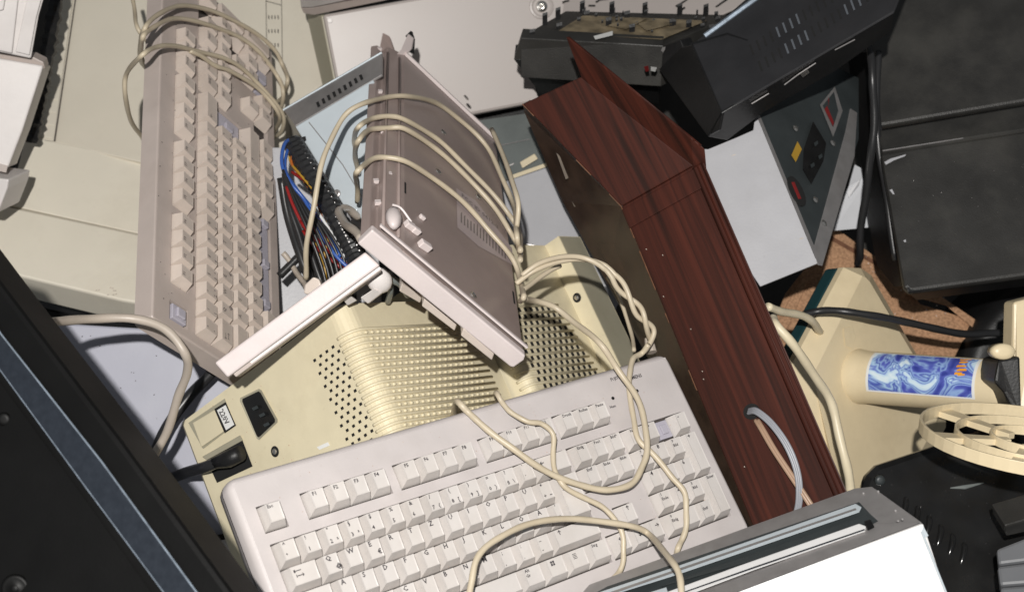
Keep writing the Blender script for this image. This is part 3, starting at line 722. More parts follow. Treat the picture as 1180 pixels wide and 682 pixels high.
# vent group right of the keyboard
mb=MB()
for (a,b) in (((306,-20),(307,62)),((324,-5),(325,70))):
    mb.face([pp.at(a[0],a[1],.0006),pp.at(a[0]+.7,a[1],.0006),pp.at(b[0]+.7,b[1],.0006),pp.at(b[0],b[1],.0006)])
mb.face([pp.at(306,1,.0006),pp.at(324,6,.0006),pp.at(324,6.8,.0006),pp.at(306,1.8,.0006)])
for v in(-14,2,18,34,50):
    for k in range(4):
        if v==2: continue
        u=309+k*3.6; mb.face([pp.at(u,v,.0006),pp.at(u+1.2,v+.3,.0006),pp.at(u+1.5,v+4.5,.0006),pp.at(u+.3,v+4.2,.0006)])
mb.build('vent_slots',M['well'],pr_)
p2=Plane(P(26,156,1.755),P(170,188,1.770),P(10,236,1.710))
face_solid('step_panel',[(30,157),(200,191),(200,278),(9,236)],p2,.05,M['printer2'],pr_,.0015)
p3=Plane(P(9,237,1.708),P(190,276,1.720),P(0,310,1.660))
face_solid('front_panel',[(9,237.5),(200,278),(200,356),(140,346),(-60,298),(-60,222)],p3,.05,M['printer2'],pr_,.003)
p4=Plane(P(-60,298,1.658),P(180,354,1.670),P(-60,316,1.690))
face_solid('lower_edge',[(-60,300),(200,359),(200,376),(140,360),(-60,318)],p4,.06,M['beige_dark'],pr_,.002)
mb=MB(); c=p3.at(118,333,.0004)
for i in range(9):
    q=p3.at(108+random.uniform(0,32),338+random.uniform(-6,6),.0005); mb.face([q,q+V((.0025,.0005,0)),q+V((.002,.0016,0)),q+V((.0003,.001,0))])
mb.build('scuffs',M['cablegrey'],pr_)
# dark gap item under printer
dk=thing('computer_case','black case edge lying in the gap under the beige printer','case',loc=P(100,380,1.7))
pdk=Plane(P(0,340,1.760),P(200,380,1.760),P(0,400,1.820))
face_solid('shell',[(-60,300),(30,340),(140,364),(260,385),(260,470),(-60,420)],pdk,.05,M['gloss'],dk,.004)
overlay('slot',[(20,350),(120,372),(118,378),(20,358)],pdk,.0005,.001,M['void'],dk)
# lilac grey case panel, lower left
pl_=Plane(P(40,375,1.470),P(340,375,1.510),P(200,680,1.470))
lg=thing('computer_case','flat lilac-grey case panel, lower left between the black frame and the beige monitor','case',loc=P(150,480,1.500))
face_solid('side_panel',[(-80,362),(60,372),(160,378),(300,400),(360,460),(360,612),(-80,640)],pl_,.10,M['lilac'],lg,.002)
face_solid('lower_panel',[(140,618),(360,590),(380,760),(100,760)],Plane(P(200,618,1.480),P(360,600,1.490),P(200,700,1.470)),.05,M['white'],lg,.002)
overlay('join',[(190,628),(330,600),(330,606),(190,636)],pl_,.003,.004,M['void'],lg)
mb=MB(); mb.tube(crom([P(255,418,1.450),P(238,436,1.450),P(215,460,1.450),P(188,500,1.440),P(165,560,1.430)],5),.006,8); tag(mb.build('black_lead',M['cableblack'],smooth=True),'black lead running down over the lilac-grey panel behind the beige cord','power cord')

# white device, far left top
pw=Plane(P(0,60,1.560),P(50,72,1.570),P(0,190,1.580))
wd_=thing('scanner','white plastic device cut off by the left edge, top left corner','scanner',loc=P(20,100,1.610))
face_solid('lid',[(-80,-60),(68,-60),(45,18),(36,68),(-80,44)],Plane(P(0,0,1.520),P(50,10,1.540),P(0,60,1.540)),.012,M['white'],wd_,.002)
plid=Plane(P(0,0,1.520),P(50,10,1.540),P(0,60,1.540))
overlay('lid_ridge',[(-40,-60),(28,-60),(14,62),(-40,50)],plid,.0008,.004,M['white'],wd_,.0015)
overlay('lid_inset',[(-40,-60),(16,-60),(4,12),(-40,20)],plid,.005,.004,M['white'],wd_,.0015)
overlay('lid_rim',[(44,-60),(64,-60),(42,20),(34,64),(18,60)],plid,.0008,.003,M['white'],wd_,.001)
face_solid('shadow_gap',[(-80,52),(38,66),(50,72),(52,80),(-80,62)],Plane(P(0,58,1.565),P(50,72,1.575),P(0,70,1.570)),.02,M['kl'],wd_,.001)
face_solid('body',[(-80,54),(50,76),(26,150),(9,194),(-80,176)],pw,.06,M['white'],wd_,.002)
overlay('tray',[(-80,168),(9,191),(7,199),(-80,180)],pw,.0006,.002,M['kl'],wd_)
face_solid('lower_body',[(-80,196),(10,207),(8,218),(-3,246),(-80,236)],Plane(P(0,205,1.580),P(10,208,1.580),P(0,240,1.590)),.06,M['white'],wd_,.002)
# dark jagged gap, its shade put into a black ribbed tube
gp=thing('gap_shade_tube','black ribbed tube for the shade in the gap between white device and beige printer','plastic strip',loc=P(50,100,1.730))
mb=MB()
pts=crom([P(70,-40,1.710),P(58,40,1.710),P(46,110,1.710),P(36,165,1.710)],12)
mb.tube(pts,[random.uniform(.009,.012) if i%2 else .008 for i in range(len(pts))],7); mb.build('ribs',M['black'],gp)

# floor
mb=MB(); mb.face([(-3,-3,0),(3,-3,0),(3,3,0),(-3,3,0)]); fl=mb.build('floor',M['floor']); fl['kind']='structure'

# warm grey metal case, top centre
pm=Plane(P(372,17,1.74),P(640,-20,1.78),P(392,140,1.755))
mc=thing('computer_case','broad warm-grey case with a corner screw, top centre behind the mauve keyboard','case',loc=P(480,60,1.8))
face_solid('side_panel',[(372,17),(500,-6),(720,-60),(740,100),(641,114),(548,132),(400,160)],pm,.16,M['pinkmetal'],mc,.004)
face_solid('edge_panel',[(352,14),(370,18),(398,160),(385,160)],Plane(P(352,14,1.80),P(371,18,1.745),P(385,160,1.80)),.02,M['beige_dark'],mc,.002)
mb=MB(); c=pm.at(624,8,.0005); x=(pm.at(640,8)-pm.at(624,8)).normalized(); y=x.cross(pm.n)
mb.loops([[c+(x*math.cos(t)+y*math.sin(t))*r+pm.n*z for t in [k*math.pi/10 for k in range(20)]] for r,z in((.016,0),(.0155,.0012),(.013,.0018),(.011,.0008),(.009,.0008))],mi=0)
mb.loops([[c+(x*math.cos(t)+y*math.sin(t))*r+pm.n*z for t in [k*math.pi/8 for k in range(16)]] for r,z in((.0078,.0008),(.007,.0035),(.0035,.0045),(.002,.0030))],mi=1)
mb.build('screw',[M['pinkmetal'],M['chrome']],mc,smooth=False)
mb=MB(); c=pm.at(380,24,.0008); mb.loops([[c+(x*math.cos(t)+y*math.sin(t))*r+pm.n*z for t in [k*math.pi/5 for k in range(10)]] for r,z in((.0035,0),(.0028,.0008))]); mb.build('stud',M['white'],mc)
tr=thing('drive_tray','pale cream tray edge at the very top, resting on the warm-grey case','tray',loc=P(420,0,1.7))
pt=Plane(P(345,5,1.7),P(420,-5,1.7),P(347,12,1.72))
face_solid('panel',[(342,-60),(520,-60),(440,-8),(360,9),(347,9)],pt,.01,M['white'],tr,.001)
face_solid('rim',[(347,9.5),(360,9.5),(440,-7),(520,-40),(520,-28),(500,-12),(440,2),(362,18),(350,16)],Plane(P(347,10,1.72),P(440,-5,1.72),P(350,16,1.73)),.012,M['kl'],tr,.001)

# lavender/smoky things mid (545-650,120-300)
sm=thing('drive_cover','smoky grey plastic cover with a cream connector, between mauve keyboard and mahogany cabinet','cover',loc=P(590,170,1.72))
ps=Plane(P(550,150,1.74),P(640,130,1.74),P(590,205,1.70))
face_solid('shell',[(540,140),(648,124),(662,175),(640,190),(584,208),(540,160)],ps,.03,M['trans'],sm,.002)
overlay('fold',[(576,167),(610,160),(610,161.2),(576,168.2)],ps,.0005,.0008,M['zinc'],sm)
overlay('connector',[(599,187),(616,177),(620,183),(602,194)],ps,.001,.006,M['cablecream'],sm,.001)
overlay('pale_edge',[(586,203),(640,184),(642,188),(588,207)],ps,.001,.003,M['cablecream'],sm,.0006)
overlay('shiny_line',[(581,193),(592,188),(592,189.2),(581,194)],ps,.001,.0008,M['white'],sm)
wc=thing('computer_case','pale grey case face seen between the mauve keyboard cords and the mahogany cabinet','case',loc=P(620,240,1.72))
pwc=Plane(P(590,210,1.69),P(660,190,1.70),P(620,300,1.66))
face_solid('side_panel',[(560,216),(625,194),(668,180),(720,330),(560,330)],pwc,.1,M['greymetal'],wc,.002)
mb=MB(); mb.tube([pwc.at(598,280,.002),pwc.at(622,284,.002)],.0008,6); mb.tube([pwc.at(598,285,.002),pwc.at(618,288,.002)],.0008,6); mb.build('wire_handle',M['zinc'],wc)
# black gap behind, filled by a black slab
bg=thing('monitor','black slab showing only as a dark band under the warm-grey case','monitor',loc=P(600,140,1.85))
face_solid('shell',[(500,100),(720,80),(720,240),(540,240)],Plane(P(500,100,1.86),P(720,80,1.86),P(540,240,1.84)),.06,M['black'],bg,.004)

# power supply, left (pale blue steel, vent slots, wires)
ap=P(342,142,1.50)
pz=Plane(ap,P(415,100,1.49),P(410,245,1.47))
ps1=thing('power_supply','pale blue steel power supply with slotted edge and coloured wires, left of the mauve keyboard','power supply',loc=P(400,180,1.55))
face_solid('case',[(340,146),(430,92),(470,200),(470,300),(420,260),(411,243),(404,250)],pz,.08,M['bluezinc'],ps1,.0012)
pz2=Plane(P(340,145,1.501),P(430,91,1.491),P(327,127,1.535))
face_solid('slotted_flange',[(340,145),(440,86),(440,62),(414,76),(327,127)],pz2,.003,M['zinc'],ps1,.0006)
mb=MB()
for i in range(9):
    t=i/9; u=364+i*6.2; v=118.5-i*3.9
    mb.loops([[pz2.at(u,v,h),pz2.at(u+3,v-1.6,h),pz2.at(u+5.2,v+4,h),pz2.at(u+2.2,v+5.6,h)] for h in(.0004,.0008)])
mb.build('vent_slots',M['void'],ps1)
mb=MB(); a_=P(326.5,127,1.536); b_=P(440,61,1.52)
mb.tube([a_,b_],.0014,6); mb.build('folded_edge',M['bluezinc'],ps1)
mb=MB(); mb.tube([pz.at(356,141,.0006),pz.at(395,190,.0006),pz.at(420,232,.0006)],.0006,5); mb.build('seam',M['zinc'],ps1)
overlay('hole',[(348,158),(352,157),(353,162),(350,164)],pz,.0004,.0004,M['void'],ps1)
mb=MB(); c=pz.at(388,223,.0004); x=(pz.at(400,223)-pz.at(388,223)).normalized(); y=x.cross(pz.n)
mb.loops([[c+(x*math.cos(t)+y*math.sin(t))*r+pz.n*z for t in [k*math.pi/7 for k in range(14)]] for r,z in((.0045,0),(.004,.001),(.0025,.0016),(.001,.0006))]); mb.build('screw',M['zinc'],ps1)
# braided sleeve + wires
mb=MB(); sp=crom([P(338,165,1.49),P(352,190,1.47),P(372,222,1.45),P(390,255,1.43),P(408,290,1.42),P(420,320,1.40)],10)
mb.tube(sp,[.0105+.0012*(i%2) for i in range(len(sp))],12)
sl=mb.build('braided_sleeve',M['cableblack'],ps1)
mb=MB()
for i in range(4,len(sp)-2,1):
    for k in(-1,0,1):
        c=sp[i]+V((k*.0045,k*.003,.0104-abs(k)*.002)); mb.obox(c,V((.0012,0,0)),V((0,.0012,0)),V((0,0,.0008)))
mb.build('sleeve_weave',M['zinc'],sl)
def wire(pts,m,r=.0022):
    mb=MB(); mb.tube(crom([P(*p) for p in pts],6),r,7); mb.build('wire',M[m],ps1,smooth=True)
wire([(341,158,1.50),(328,166,1.47),(325,190,1.45),(336,212,1.44),(352,232,1.44),(366,262,1.43),(385,292,1.42),(405,312,1.42)],'blue',.0021)
wire([(343,162,1.50),(332,172,1.48),(329,196,1.46),(342,218,1.45),(362,243,1.45),(380,270,1.44)],'blue',.0018)
wire([(345,158,1.50),(337,166,1.48),(334,185,1.475),(345,200,1.46),(363,222,1.445),(376,248,1.44),(378,275,1.43),(374,295,1.43),(376,330,1.43)],'yellow',.0014)
wire([(347,160,1.50),(340,172,1.48),(336,188,1.47),(350,208,1.465),(364,230,1.455),(372,255,1.45),(376,270,1.44)],'orange',.0014)
wire([(336,198,1.475),(348,206,1.46),(364,212,1.452),(374,236,1.44),(380,262,1.435),(377,290,1.43)],'red',.0018)
for i,(dx,dy) in enumerate(((0,0),(6,2),(-6,5),(3,12),(-3,16),(10,8),(8,-6))):
    wire([(352+dx,250+dy,1.45),(366+dx,268+dy,1.44),(382+dx*.6,282+dy,1.43),(402+dx*.3,306+dy*.6,1.43)],'red' if i<5 else 'orange',.0017)
for i in range(5):
    wire([(328+i*3,200+i*7,1.475+.003*i),(333+i*5,236+i*4,1.46),(345+i*7,272,1.455),(358+i*8,318-i*4,1.45),(372+i*8,350,1.45)],['cableblack','cableblack','yellow','cableblack','cableblack'][i],.0034 if i!=2 else .002)
for i in range(9):
    wire([(324+i*4,205+i*6,1.50),(332+i*6,250+i*3,1.50),(348+i*7,300,1.49),(366+i*5,345,1.49)],'cableblack',.0048)
wire([(340,225,1.455),(352,250,1.452),(358,262,1.45)],'orange',.0014); wire([(330,215,1.46),(337,235,1.455),(350,262,1.45)],'red',.0018)
wire([(360,236,1.44),(378,262,1.43),(396,292,1.42),(403,305,1.42)],'whitew',.0016); wire([(356,240,1.44),(372,262,1.43),(392,296,1.42)],'blue',.002)
for i in range(6):
    wire([(326+i*4,196+i*9,1.435),(340+i*6,232+i*5,1.425),(356+i*6,268+i*2,1.42),(372+i*5,312-i*2,1.42),(380+i*5,350,1.42)],'cableblack',.0017)
# pale panel behind wires
face_b=thing('drive_bay','pale speckled steel panel visible between the wires and the taupe keyboard','panel',loc=P(340,290,1.62))
face_solid('panel',[(300,170),(430,170),(440,360),(300,360)],Plane(P(300,200,1.62),P(430,200,1.63),P(300,360,1.60)),.02,M['greymetal'],face_b,.001)
mb=MB(); mb.tube(crom([P(322,318,1.5),P(335,305,1.5),P(352,288,1.5)],4),.0045,8); tag(mb.build('black_lead',M['cableblack'],smooth=True),'short stretch of black lead crossing below the coloured wires','power cord')

# power supply, right (light grey case with socket face)
ps2=thing('power_supply','light grey power supply with dark socket face, upper right beside the mahogany cabinet','power supply',loc=P(900,220,1.55))
O=P(943,303,1.45); pf=Plane(O,P(877,330,1.455),P(870,128,1.50))
face_solid('case',[(943,303),(876,330),(790,200),(780,170),(816,172),(850,158),(868,150),(872,120),(874,134)],pf,.003,M['whitemetal'] if 0 else M['greymetal'],ps2,.0006)
pg=Plane(O,P(870,128,1.50),P(985,155,1.60))
face_solid('socket_face',[(943,303),(868,124),(930,60),(990,90),(990,160)],pg,.004,M['slate'],ps2,.001)
face_solid('corner_flange',[(943,305),(948,306),(985,180),(988,130),(980,125),(975,150),(938,285)],plane_pn(pg.at(943,303,.001),pg.n),.0012,M['zinc'],ps2,.0005)
overlay('case_edge',[(943,303),(939,296),(868,124),(871,122),(941,290)],pg,.0006,.001,M['zinc'],ps2)
overlay('yellow_tag',[(919,163),(924,172),(917,187),(912,179)],pg,.001,.0006,M['yellowlabel'],ps2)
overlay('warning_label',[(945,121),(962,100),(971,128),(960,158)],pg,.001,.0006,M['zinc'],ps2)
mb=MB(); pts=[pg.at(u,v,.0018) for u,v in((948,122),(961,106),(966,128),(960,147))]; mb.face(pts); mb.build('warning_field',M['slate'],ps2)
mb=MB(); write(mb,'!',pg.at(954,122,.0024),(pg.at(966,110)-pg.at(954,122)).normalized(),(pg.at(954,110)-pg.at(954,122)).normalized(),.016,0); mb.face([pg.at(u,v,.0022) for u,v in((950,126),(953,122),(961,141),(960,146))]); mb.build('red_print',M['redink'],ps2)
mb=MB(); slab(mb,[(937,140),(952,165),(949,185),(935,212),(925,195),(926,172)],.0006,.004,0,pg); sk=mb.build('mains_inlet',M['gloss'],ps2)
mb=MB()
for (u_,v_) in((938,165),(943,180),(934,190)): slab(mb,[(u_,v_),(u_+4,v_-3),(u_+5,v_+1),(u_+1,v_+4)],.004,.006,0,pg)
mb.build('pins',M['slate'],sk)
mb=MB(); c=pg.at(917,221,.0012); x=(pg.at(925,240)-pg.at(917,221)).normalized(); y=x.cross(pg.n).normalized()
mb.loops([[c+(x*math.cos(t)*.018+y*math.sin(t)*.011)+pg.n*z for t in [k*math.pi/9 for k in range(18)]] for z in(0,.002)]); mb.build('voltage_switch',M['void'],ps2)
mb=MB(); mb.obox(c+pg.n*.0022-x*.010,x*.02,y*.004,pg.n*.001); mb.build('red_slider',M['redink'],ps2)
mb=MB()
for (u_,v_) in((960,165),(940,230),(950,257),(917,148)):
    c=pg.at(u_,v_,.0015); mb.loops([[c+(x*math.cos(t)+y*math.sin(t))*r+pg.n*z for t in [k*math.pi/5 for k in range(10)]] for r,z in((.004,0),(.002,.0015))])
mb.build('screw',M['chrome'],ps2)
mb=MB()
for (u_,v_) in((843,180),(921,276)): 
    q=pf.at(u_,v_,.0005); mb.face([q,q+V((.004,.001,0)),q+V((.0045,.0022,0)),q+V((.001,.0012,0))])
mb.build('specks',M['cablegrey'],ps2)

# black slotted case, top right
pb=Plane(P(832,130,1.42),P(1015,22,1.40),P(795,50,1.50))
bc=thing('computer_case','black steel case with rows of short vent slots, top right','case',loc=P(900,40,1.5))
face_solid('side_panel',[(832,130),(797,52),(830,24),(870,-10),(960,-60),(1060,-60),(1030,14)],pb,.003,M['blackcase'],bc,.0025)
mb=MB()
for r,(u0,v0) in enumerate(((863,52),(873,71))):
    for i in range(19):
        u=u0+i*7.6; v=v0-i*5.0+ (0)
        mb.loops([[pb.at(u,v,h),pb.at(u+2.1,v-.9,h),pb.at(u+6.2,v+10.5,h),pb.at(u+4.1,v+11.4,h)] for h in(.0003,.0006)],mi=1 if (r==0 and 3<i<8) or (r==1 and 3<i<8) or (i>12 and i<16) else 0)
mb.build('vent_slots',[M['void'],M['strip2']],bc)
overlay('panel_seam',[(795,50),(838,38),(862,46),(861,47),(838,40),(796,52)],pb,.0003,.0005,M['black'],bc)
mb=MB(); mb.tube([pb.at(812,42,.001),pb.at(874,-3,.001)],.0030,6); mb.build('bright_edge',M['stripedge'],bc)
pbl=Plane(P(832,130,1.42),P(795,50,1.50),P(814,158,1.46))
face_solid('bezel',[(832,130),(797,52),(784,55),(759,80),(815,157),(828,150)],pbl,.003,M['black'],bc,.001)
pbu=Plane(P(833,131,1.421),P(1028,16,1.401),P(830,160,1.47))
face_solid('underside',[(832,131),(1030,15),(1028,36),(960,84),(880,130),(838,162),(816,158)],pbu,.003,M['black'],bc,.001)
for q in ([(866,120),(886,108)],[(904,98),(920,86),(940,73)],[(962,58),(985,46)]):
    mb=MB(); mb.tube([pbu.at(u,v,.0015) for u,v in q],.0007,5); mb.build('worn_edge',M['zinc'],bc)
overlay('catch',[(922,86),(931,80),(933,84),(925,90)],pbu,.001,.003,M['chrome'],bc,.0006)

# open dark device
od=thing('video_recorder','open dark grey player with its lid off and circuit board showing, top centre-right','player',loc=P(700,50,1.65))
po=Plane(P(600,44,1.62),P(764,52,1.60),P(652,14,1.70))
face_solid('chassis',[(600,43),(652,13),(860,18),(822,28),(764,53)],po,.05,M['charcoal'],od,.001)
overlay('circuit_board',[(640,38),(672,18),(815,24),(762,46)],po,.001,.002,M['tan'],od)
mb=MB()
for (pts,m_) in (([(700,30),(722,20),(745,22),(722,34)],0),([(684,42),(706,36),(706,41),(686,46)],1),([(735,28),(760,22),(775,28),(745,36)],0)):
    mb=MB(); slab(mb,pts,.0035,.006,0,po); mb.build('component',M['label'] if m_ else M['tan'],od)
for i in range(46):
    u=random.uniform(610,830); v=random.uniform(18,48)
    if v>43-(u-600)*.02 or (u-600)*.58<43-v-4: continue
    s=random.uniform(.002,.007); c=po.at(u,v,.002); mb=MB(); mb.obox(c,V((s,s*.2,0)),V((0,s*.6,0)),po.n*random.uniform(.002,.008)); mb.build('component',M['black'],od)
for i,u in enumerate((668,702,740,780,810,625,640)):
    mb=MB(); c=po.at(u,[16,17,18,19,20,30,24][i],.001); mb.obox(c,V((.006,.002,0)),V((0,.003,0)),po.n*.012); mb.build('tab',M['black'],od)
pof=Plane(P(600,44,1.619),P(764,53,1.599),P(596,68,1.64))
face_solid('front_top',[(600,44),(764,53),(762,62),(757,78),(592,69)],pof,.02,M['charcoal'],od,.001)
pog=Plane(P(592,69,1.641),P(757,78,1.621),P(608,96,1.70))
face_solid('front_lower',[(592,69),(757,78),(760,120),(620,112),(616,100)],pog,.02,M['black'],od,.001)
overlay('knob',[(604,82),(618,80),(620,85),(608,88)],pog,.001,.003,M['void'],od,.001)
overlay('knob',[(632,84),(644,84),(644,88),(634,89)],pog,.001,.003,M['void'],od,.001)
overlay('corner_trim',[(757,76),(763,55),(767,54),(762,75)],pof,.0008,.002,M['zinc'],od)
face_solid('side_cheek',[(764,55),(784,46),(790,60),(762,78)],Plane(P(764,55,1.60),P(784,46,1.58),P(762,78,1.61)),.02,M['black'],od,.001)
mb=MB(); slab(mb,[(742,77),(747,76),(748,82),(744,83)],.02,.028,0,pog); slab(mb,[(750,77),(757,78),(755,83),(750,82)],.02,.028,1,pog); mb.build('phono_sockets',[M['redink'],M['label']],od)
#overlay('dark_back',[(735,80),(800,84),(830,160),(770,150)],pog,-.06,.01,M['void'],od)
# metal plate above the device
mp=thing('metal_lid','warm grey metal lid with clip marks, behind the open player','lid',loc=P(740,5,1.78))
pmp=Plane(P(650,10,1.77),P(850,10,1.72),P(700,-40,1.8))
face_solid('plate',[(648,16),(660,-60),(930,-60),(874,-2),(812,26),(700,22)],pmp,.003,M['pinkmetal'],mp,.001)
mb=MB()
for pts in ([(686,2),(692,-1),(702,-2),(701,0),(692,1),(687,4)],[(678,6),(686,6),(686,8),(678,8)],[(778,7),(792,-1),(793,0),(780,9)],[(782,12),(789,8),(790,10),(783,14)],[(824,8),(838,-2),(839,0),(826,9)],[(648,2),(656,0),(656,2),(648,4)]):
    slab(mb,pts,.0004,.001,0,pmp)
mb.build('clip_marks',M['void'],mp)

# big charcoal monitors, right
mr=thing('computer_monitor','large charcoal monitor housing filling the upper right corner, dusty and scratched','monitor',loc=P(1100,60,1.6))
p1=Plane(P(1010,148,1.62),P(1180,118,1.60),P(990,0,1.70))
face_solid('shell',[(1010,146),(1260,104),(1260,-80),(960,-80),(1006,60)],p1,.012,M['charcoal'],mr,.004)
mr2=thing('computer_monitor','charcoal monitor housing below the upper right one, standing over the particle board','monitor',loc=P(1100,240,1.6))
pa=Plane(P(1013,150,1.595),P(1180,122,1.585),P(1016,176,1.57))
face_solid('upper_lip',[(1012,150),(1260,108),(1260,138),(1016,175)],pa,.010,M['charcoal'],mr2,.003)
pbm=Plane(P(1015,176,1.570),P(1180,149,1.565),P(1046,334,1.50))
face_solid('shell',[(1015,176),(1260,138),(1260,306),(1180,318),(1048,336),(1042,330)],pbm,.012,M['charcoal'],mr2,.004)
face_solid('side_shell',[(976,60),(1004,60),(1014,150),(1018,180),(1044,330),(1030,330),(1010,306),(1000,250)],Plane(P(985,60,1.68),P(1012,150,1.61),P(1040,330,1.56)),.003,M['black'],mr2,.001)
face_solid('underside',[(1046,337),(1180,320),(1260,306),(1260,316),(1180,330),(1056,346)],Plane(P(1046,337,1.50),P(1180,320,1.50),P(1056,346,1.56)),.006,M['black'],mr2,.001)
mb=MB()
for pts in ([(1019,187),(1026,183),(1044,178),(1043,180),(1030,185),(1021,190)],[(1025,219),(1028,218),(1031,224),(1029,224)],[(1041,277),(1044,276),(1044,279),(1042,279)]):
    mb=MB(); mb.face([pbm.at(u,v,.0006) for u,v in pts]); mb.build('scratch',M['greymetal'],mr2)
mb=MB(); mb.tube([pbm.at(1017,174,.001),pbm.at(1100,161,.001),pbm.at(1250,138,.001)],.0008,5); mb.build('seam_line',M['zinc'],mr2)
# papers
pa_=thing('paper_sheet','crumpled white paper poking out behind the black lead, above the particle board','paper',loc=P(975,235,1.75))
mb=MB(); q=[P(985,190,1.74),P(1004,200,1.72),P(1002,262,1.74),P(960,266,1.73),P(964,240,1.75),P(978,215,1.72)]
mb.loops([q,[p-V((0,0,.001)) for p in q]]); mb.build('sheet',M['paper'],pa_)
mb=MB(); mb.prism([P(976,222,1.72),P(992,206,1.715),P(990,213,1.715),P(978,228,1.72)],V((0,0,-.001))); mb.build('fold',M['greymetal'],pa_)
# black thing behind (right middle)
rb=thing('speaker','round-edged black speaker housing at the right edge, behind the fan','speaker',loc=P(1160,400,1.7))
mb=MB(); c=P(1235,450,1.72)
mb.loops([[c+V((math.cos(t)*r,math.sin(t)*r*1.05,z)) for t in [k*math.pi/24 for k in range(48)]] for r,z in((.145,-.15),(.142,-.02),(.136,0),(.122,.008),(.10,.004),(.06,-.006))]); mb.build('housing',M['black'],rb,smooth=True)

# particle board
cb=thing('particle_board','tan particle board sheet with a grooved edge, under the fan base','board',loc=P(1000,330,1.78))
pcb=Plane(P(950,262,1.80),P(1120,380,1.74),P(890,350,1.76))
face_solid('sheet',[(957,258),(1040,318),(1060,350),(1132,372),(1110,392),(1070,470),(890,420),(884,392),(905,338),(935,300)],pcb,.018,M['cork'],cb,.001)
overlay('groove',[(955,270),(1036,316),(1034,320),(953,274)],pcb,.0004,.0008,M['woodraw'],cb)
overlay('upper_strip',[(1040,338),(1082,340),(1130,372),(1124,380),(1090,352)],pcb,.001,.006,M['cork'],cb,.001)
overlay('left_strip',[(884,392),(925,318),(932,322),(898,400)],pcb,.001,.005,M['cork'],cb,.001)

# ------------------------------------------------------------------ desk fan
fan=thing('desk_fan','cream desk fan lying over, blue swirl sticker on its neck, black lead across it','fan',loc=P(1000,440,1.6))
pfb=Plane(P(990,310,1.58),P(915,430,1.51),P(1085,480,1.65))
base=[(992,309),(1004,317),(1056,408),(1090,470),(1090,492),(1010,640),(985,645),(965,570),(912,440),(908,428),(972,308)]
inner=[(1000,316),(1052,405),(1082,472),(1078,490),(1006,618),(990,600),(962,540),(938,446),(936,432),(984,312)]
inner=[(998,320),(1002,324),(1052,408),(1082,472),(1078,490),(1006,618),(984,600),(962,540),(940,446),(937,432),(994,318)]
mb=MB(); mb.loops([[p-pfb.n*.008 for p in [pfb.at(u,v,-.006) for u,v in base]],[pfb.at(u,v,-.006) for u,v in base],[pfb.at(u,v,.006) for u,v in inner]]); mb.build('base',M['fan'],fan,bevel=.003,seg=3)
gb=[(966,306),(976,306),(984,318),(940,440),(985,600),(1000,660),(970,660),(940,560),(884,436),(880,428)]
gq=[pfb.at(u,v,-.006)-pfb.n*.0082 for u,v in base]; mb=MB(); mb.loops([[p-pfb.n*.020 for p in gq],gq]); mb.build('base_underside',M['green'],fan,bevel=.003)
overlay('clear_pad',[(972,378),(982,376),(986,388),(982,402),(974,398)],pfb,.0064,.0008,M['fan'],fan,.0003)
# neck
na=pfb.at(992,434,.006); nb=P(1172,447,1.45); nd=(nb-na).normalized()
nup=V((0,0,1)); nup=(nup-nd*nup.dot(nd)).normalized(); nsd=nd.cross(nup)
Rn=.0285
def nring(s,r,k=28,sx=1): return [na+nd*s+(nsd*math.cos(2*math.pi*i/k)+nup*math.sin(2*math.pi*i/k))*r for i in range(k)]
NL=(nb-na).length
mb=MB(); mb.loops([nring(-.03,.031),nring(-.002,.0315),nring(.004,.0305),nring(.010,.0295),nring(NL*.9,Rn),nring(NL,Rn*.98)]); mb.build('neck',M['fan'],fan,smooth=True)
# sticker wrapped round the neck
def nst(s,ang,h): 
    a=math.radians(ang); r=lerp(.0295,Rn,s/NL)+h; return na+nd*s+(nsd*math.cos(a)+nup*math.sin(a))*r
def wrap(name,s0,s1,a0,a1,h,m,par,sl=0):
    mb=MB(); n=14
    rows=[[nst(s0+sl*(j/n),lerp(a0,a1,j/n),h) for j in range(n+1)],[nst(s1+sl*(j/n),lerp(a0,a1,j/n),h) for j in range(n+1)]]
    mb.loops(rows,cap=False,closed=False); return mb.build(name,m,par,smooth=True)
sg=1 if nsd.y>0 else -1
s_0=.020;s_1=.142
A0,A1=(18,118) if nsd.y>0 else (162,62)
st=wrap('sticker',s_0,s_1,A0,A1,.0005,M['label'],fan)
wrap('printed_picture',s_0+.003,s_1-.003,A0+(4 if A1>A0 else -4),A1-(4 if A1>A0 else -4),.0009,M['sticker'],st)
# illegible orange lettering at the end of the sticker
mb=MB()
for i in range(5):
    a=lerp(A0,A1,.12+.10*i); s=s_1-.024
    for k in range(3):
        ss=s+random.uniform(0,.006); aa=a+random.uniform(-2,2); 
        mb.face([nst(ss,aa,.0013),nst(ss+.0075,aa+2,.0013),nst(ss+.0075,aa+5.4,.0013),nst(ss,aa+4.6,.0013)])
mb.build('orange_lettering',M['orangeink'],st)
mb=MB(); c=nst(NL*.86,lerp(A0,A1,1.28),.0005); mb.loops([[c+nd*(r*1.6*math.cos(t))+nsd*(r*math.sin(t))*sg+nup*z for t in [k*math.pi/8 for k in range(16)]] for r,z in((.006,-.003),(.0055,.0015))]); mb.build('button',M['slate'],fan,smooth=True)
mb=MB(); mb.prism([P(1151,414,1.405),P(1176,410,1.40),P(1178,478,1.40),P(1166,474,1.405),P(1157,452,1.405),P(1146,440,1.405)],V((0,0,-.05))); mb.build('pivot',M['black'],fan,bevel=.003)
mb=MB(); mb.prism([P(1168,348,1.42),P(1200,340,1.42),P(1200,500,1.40),P(1168,497,1.41),P(1166,420,1.42)],V((0,0,-.03))); mb.build('motor_housing',M['fan'],fan,bevel=.003)
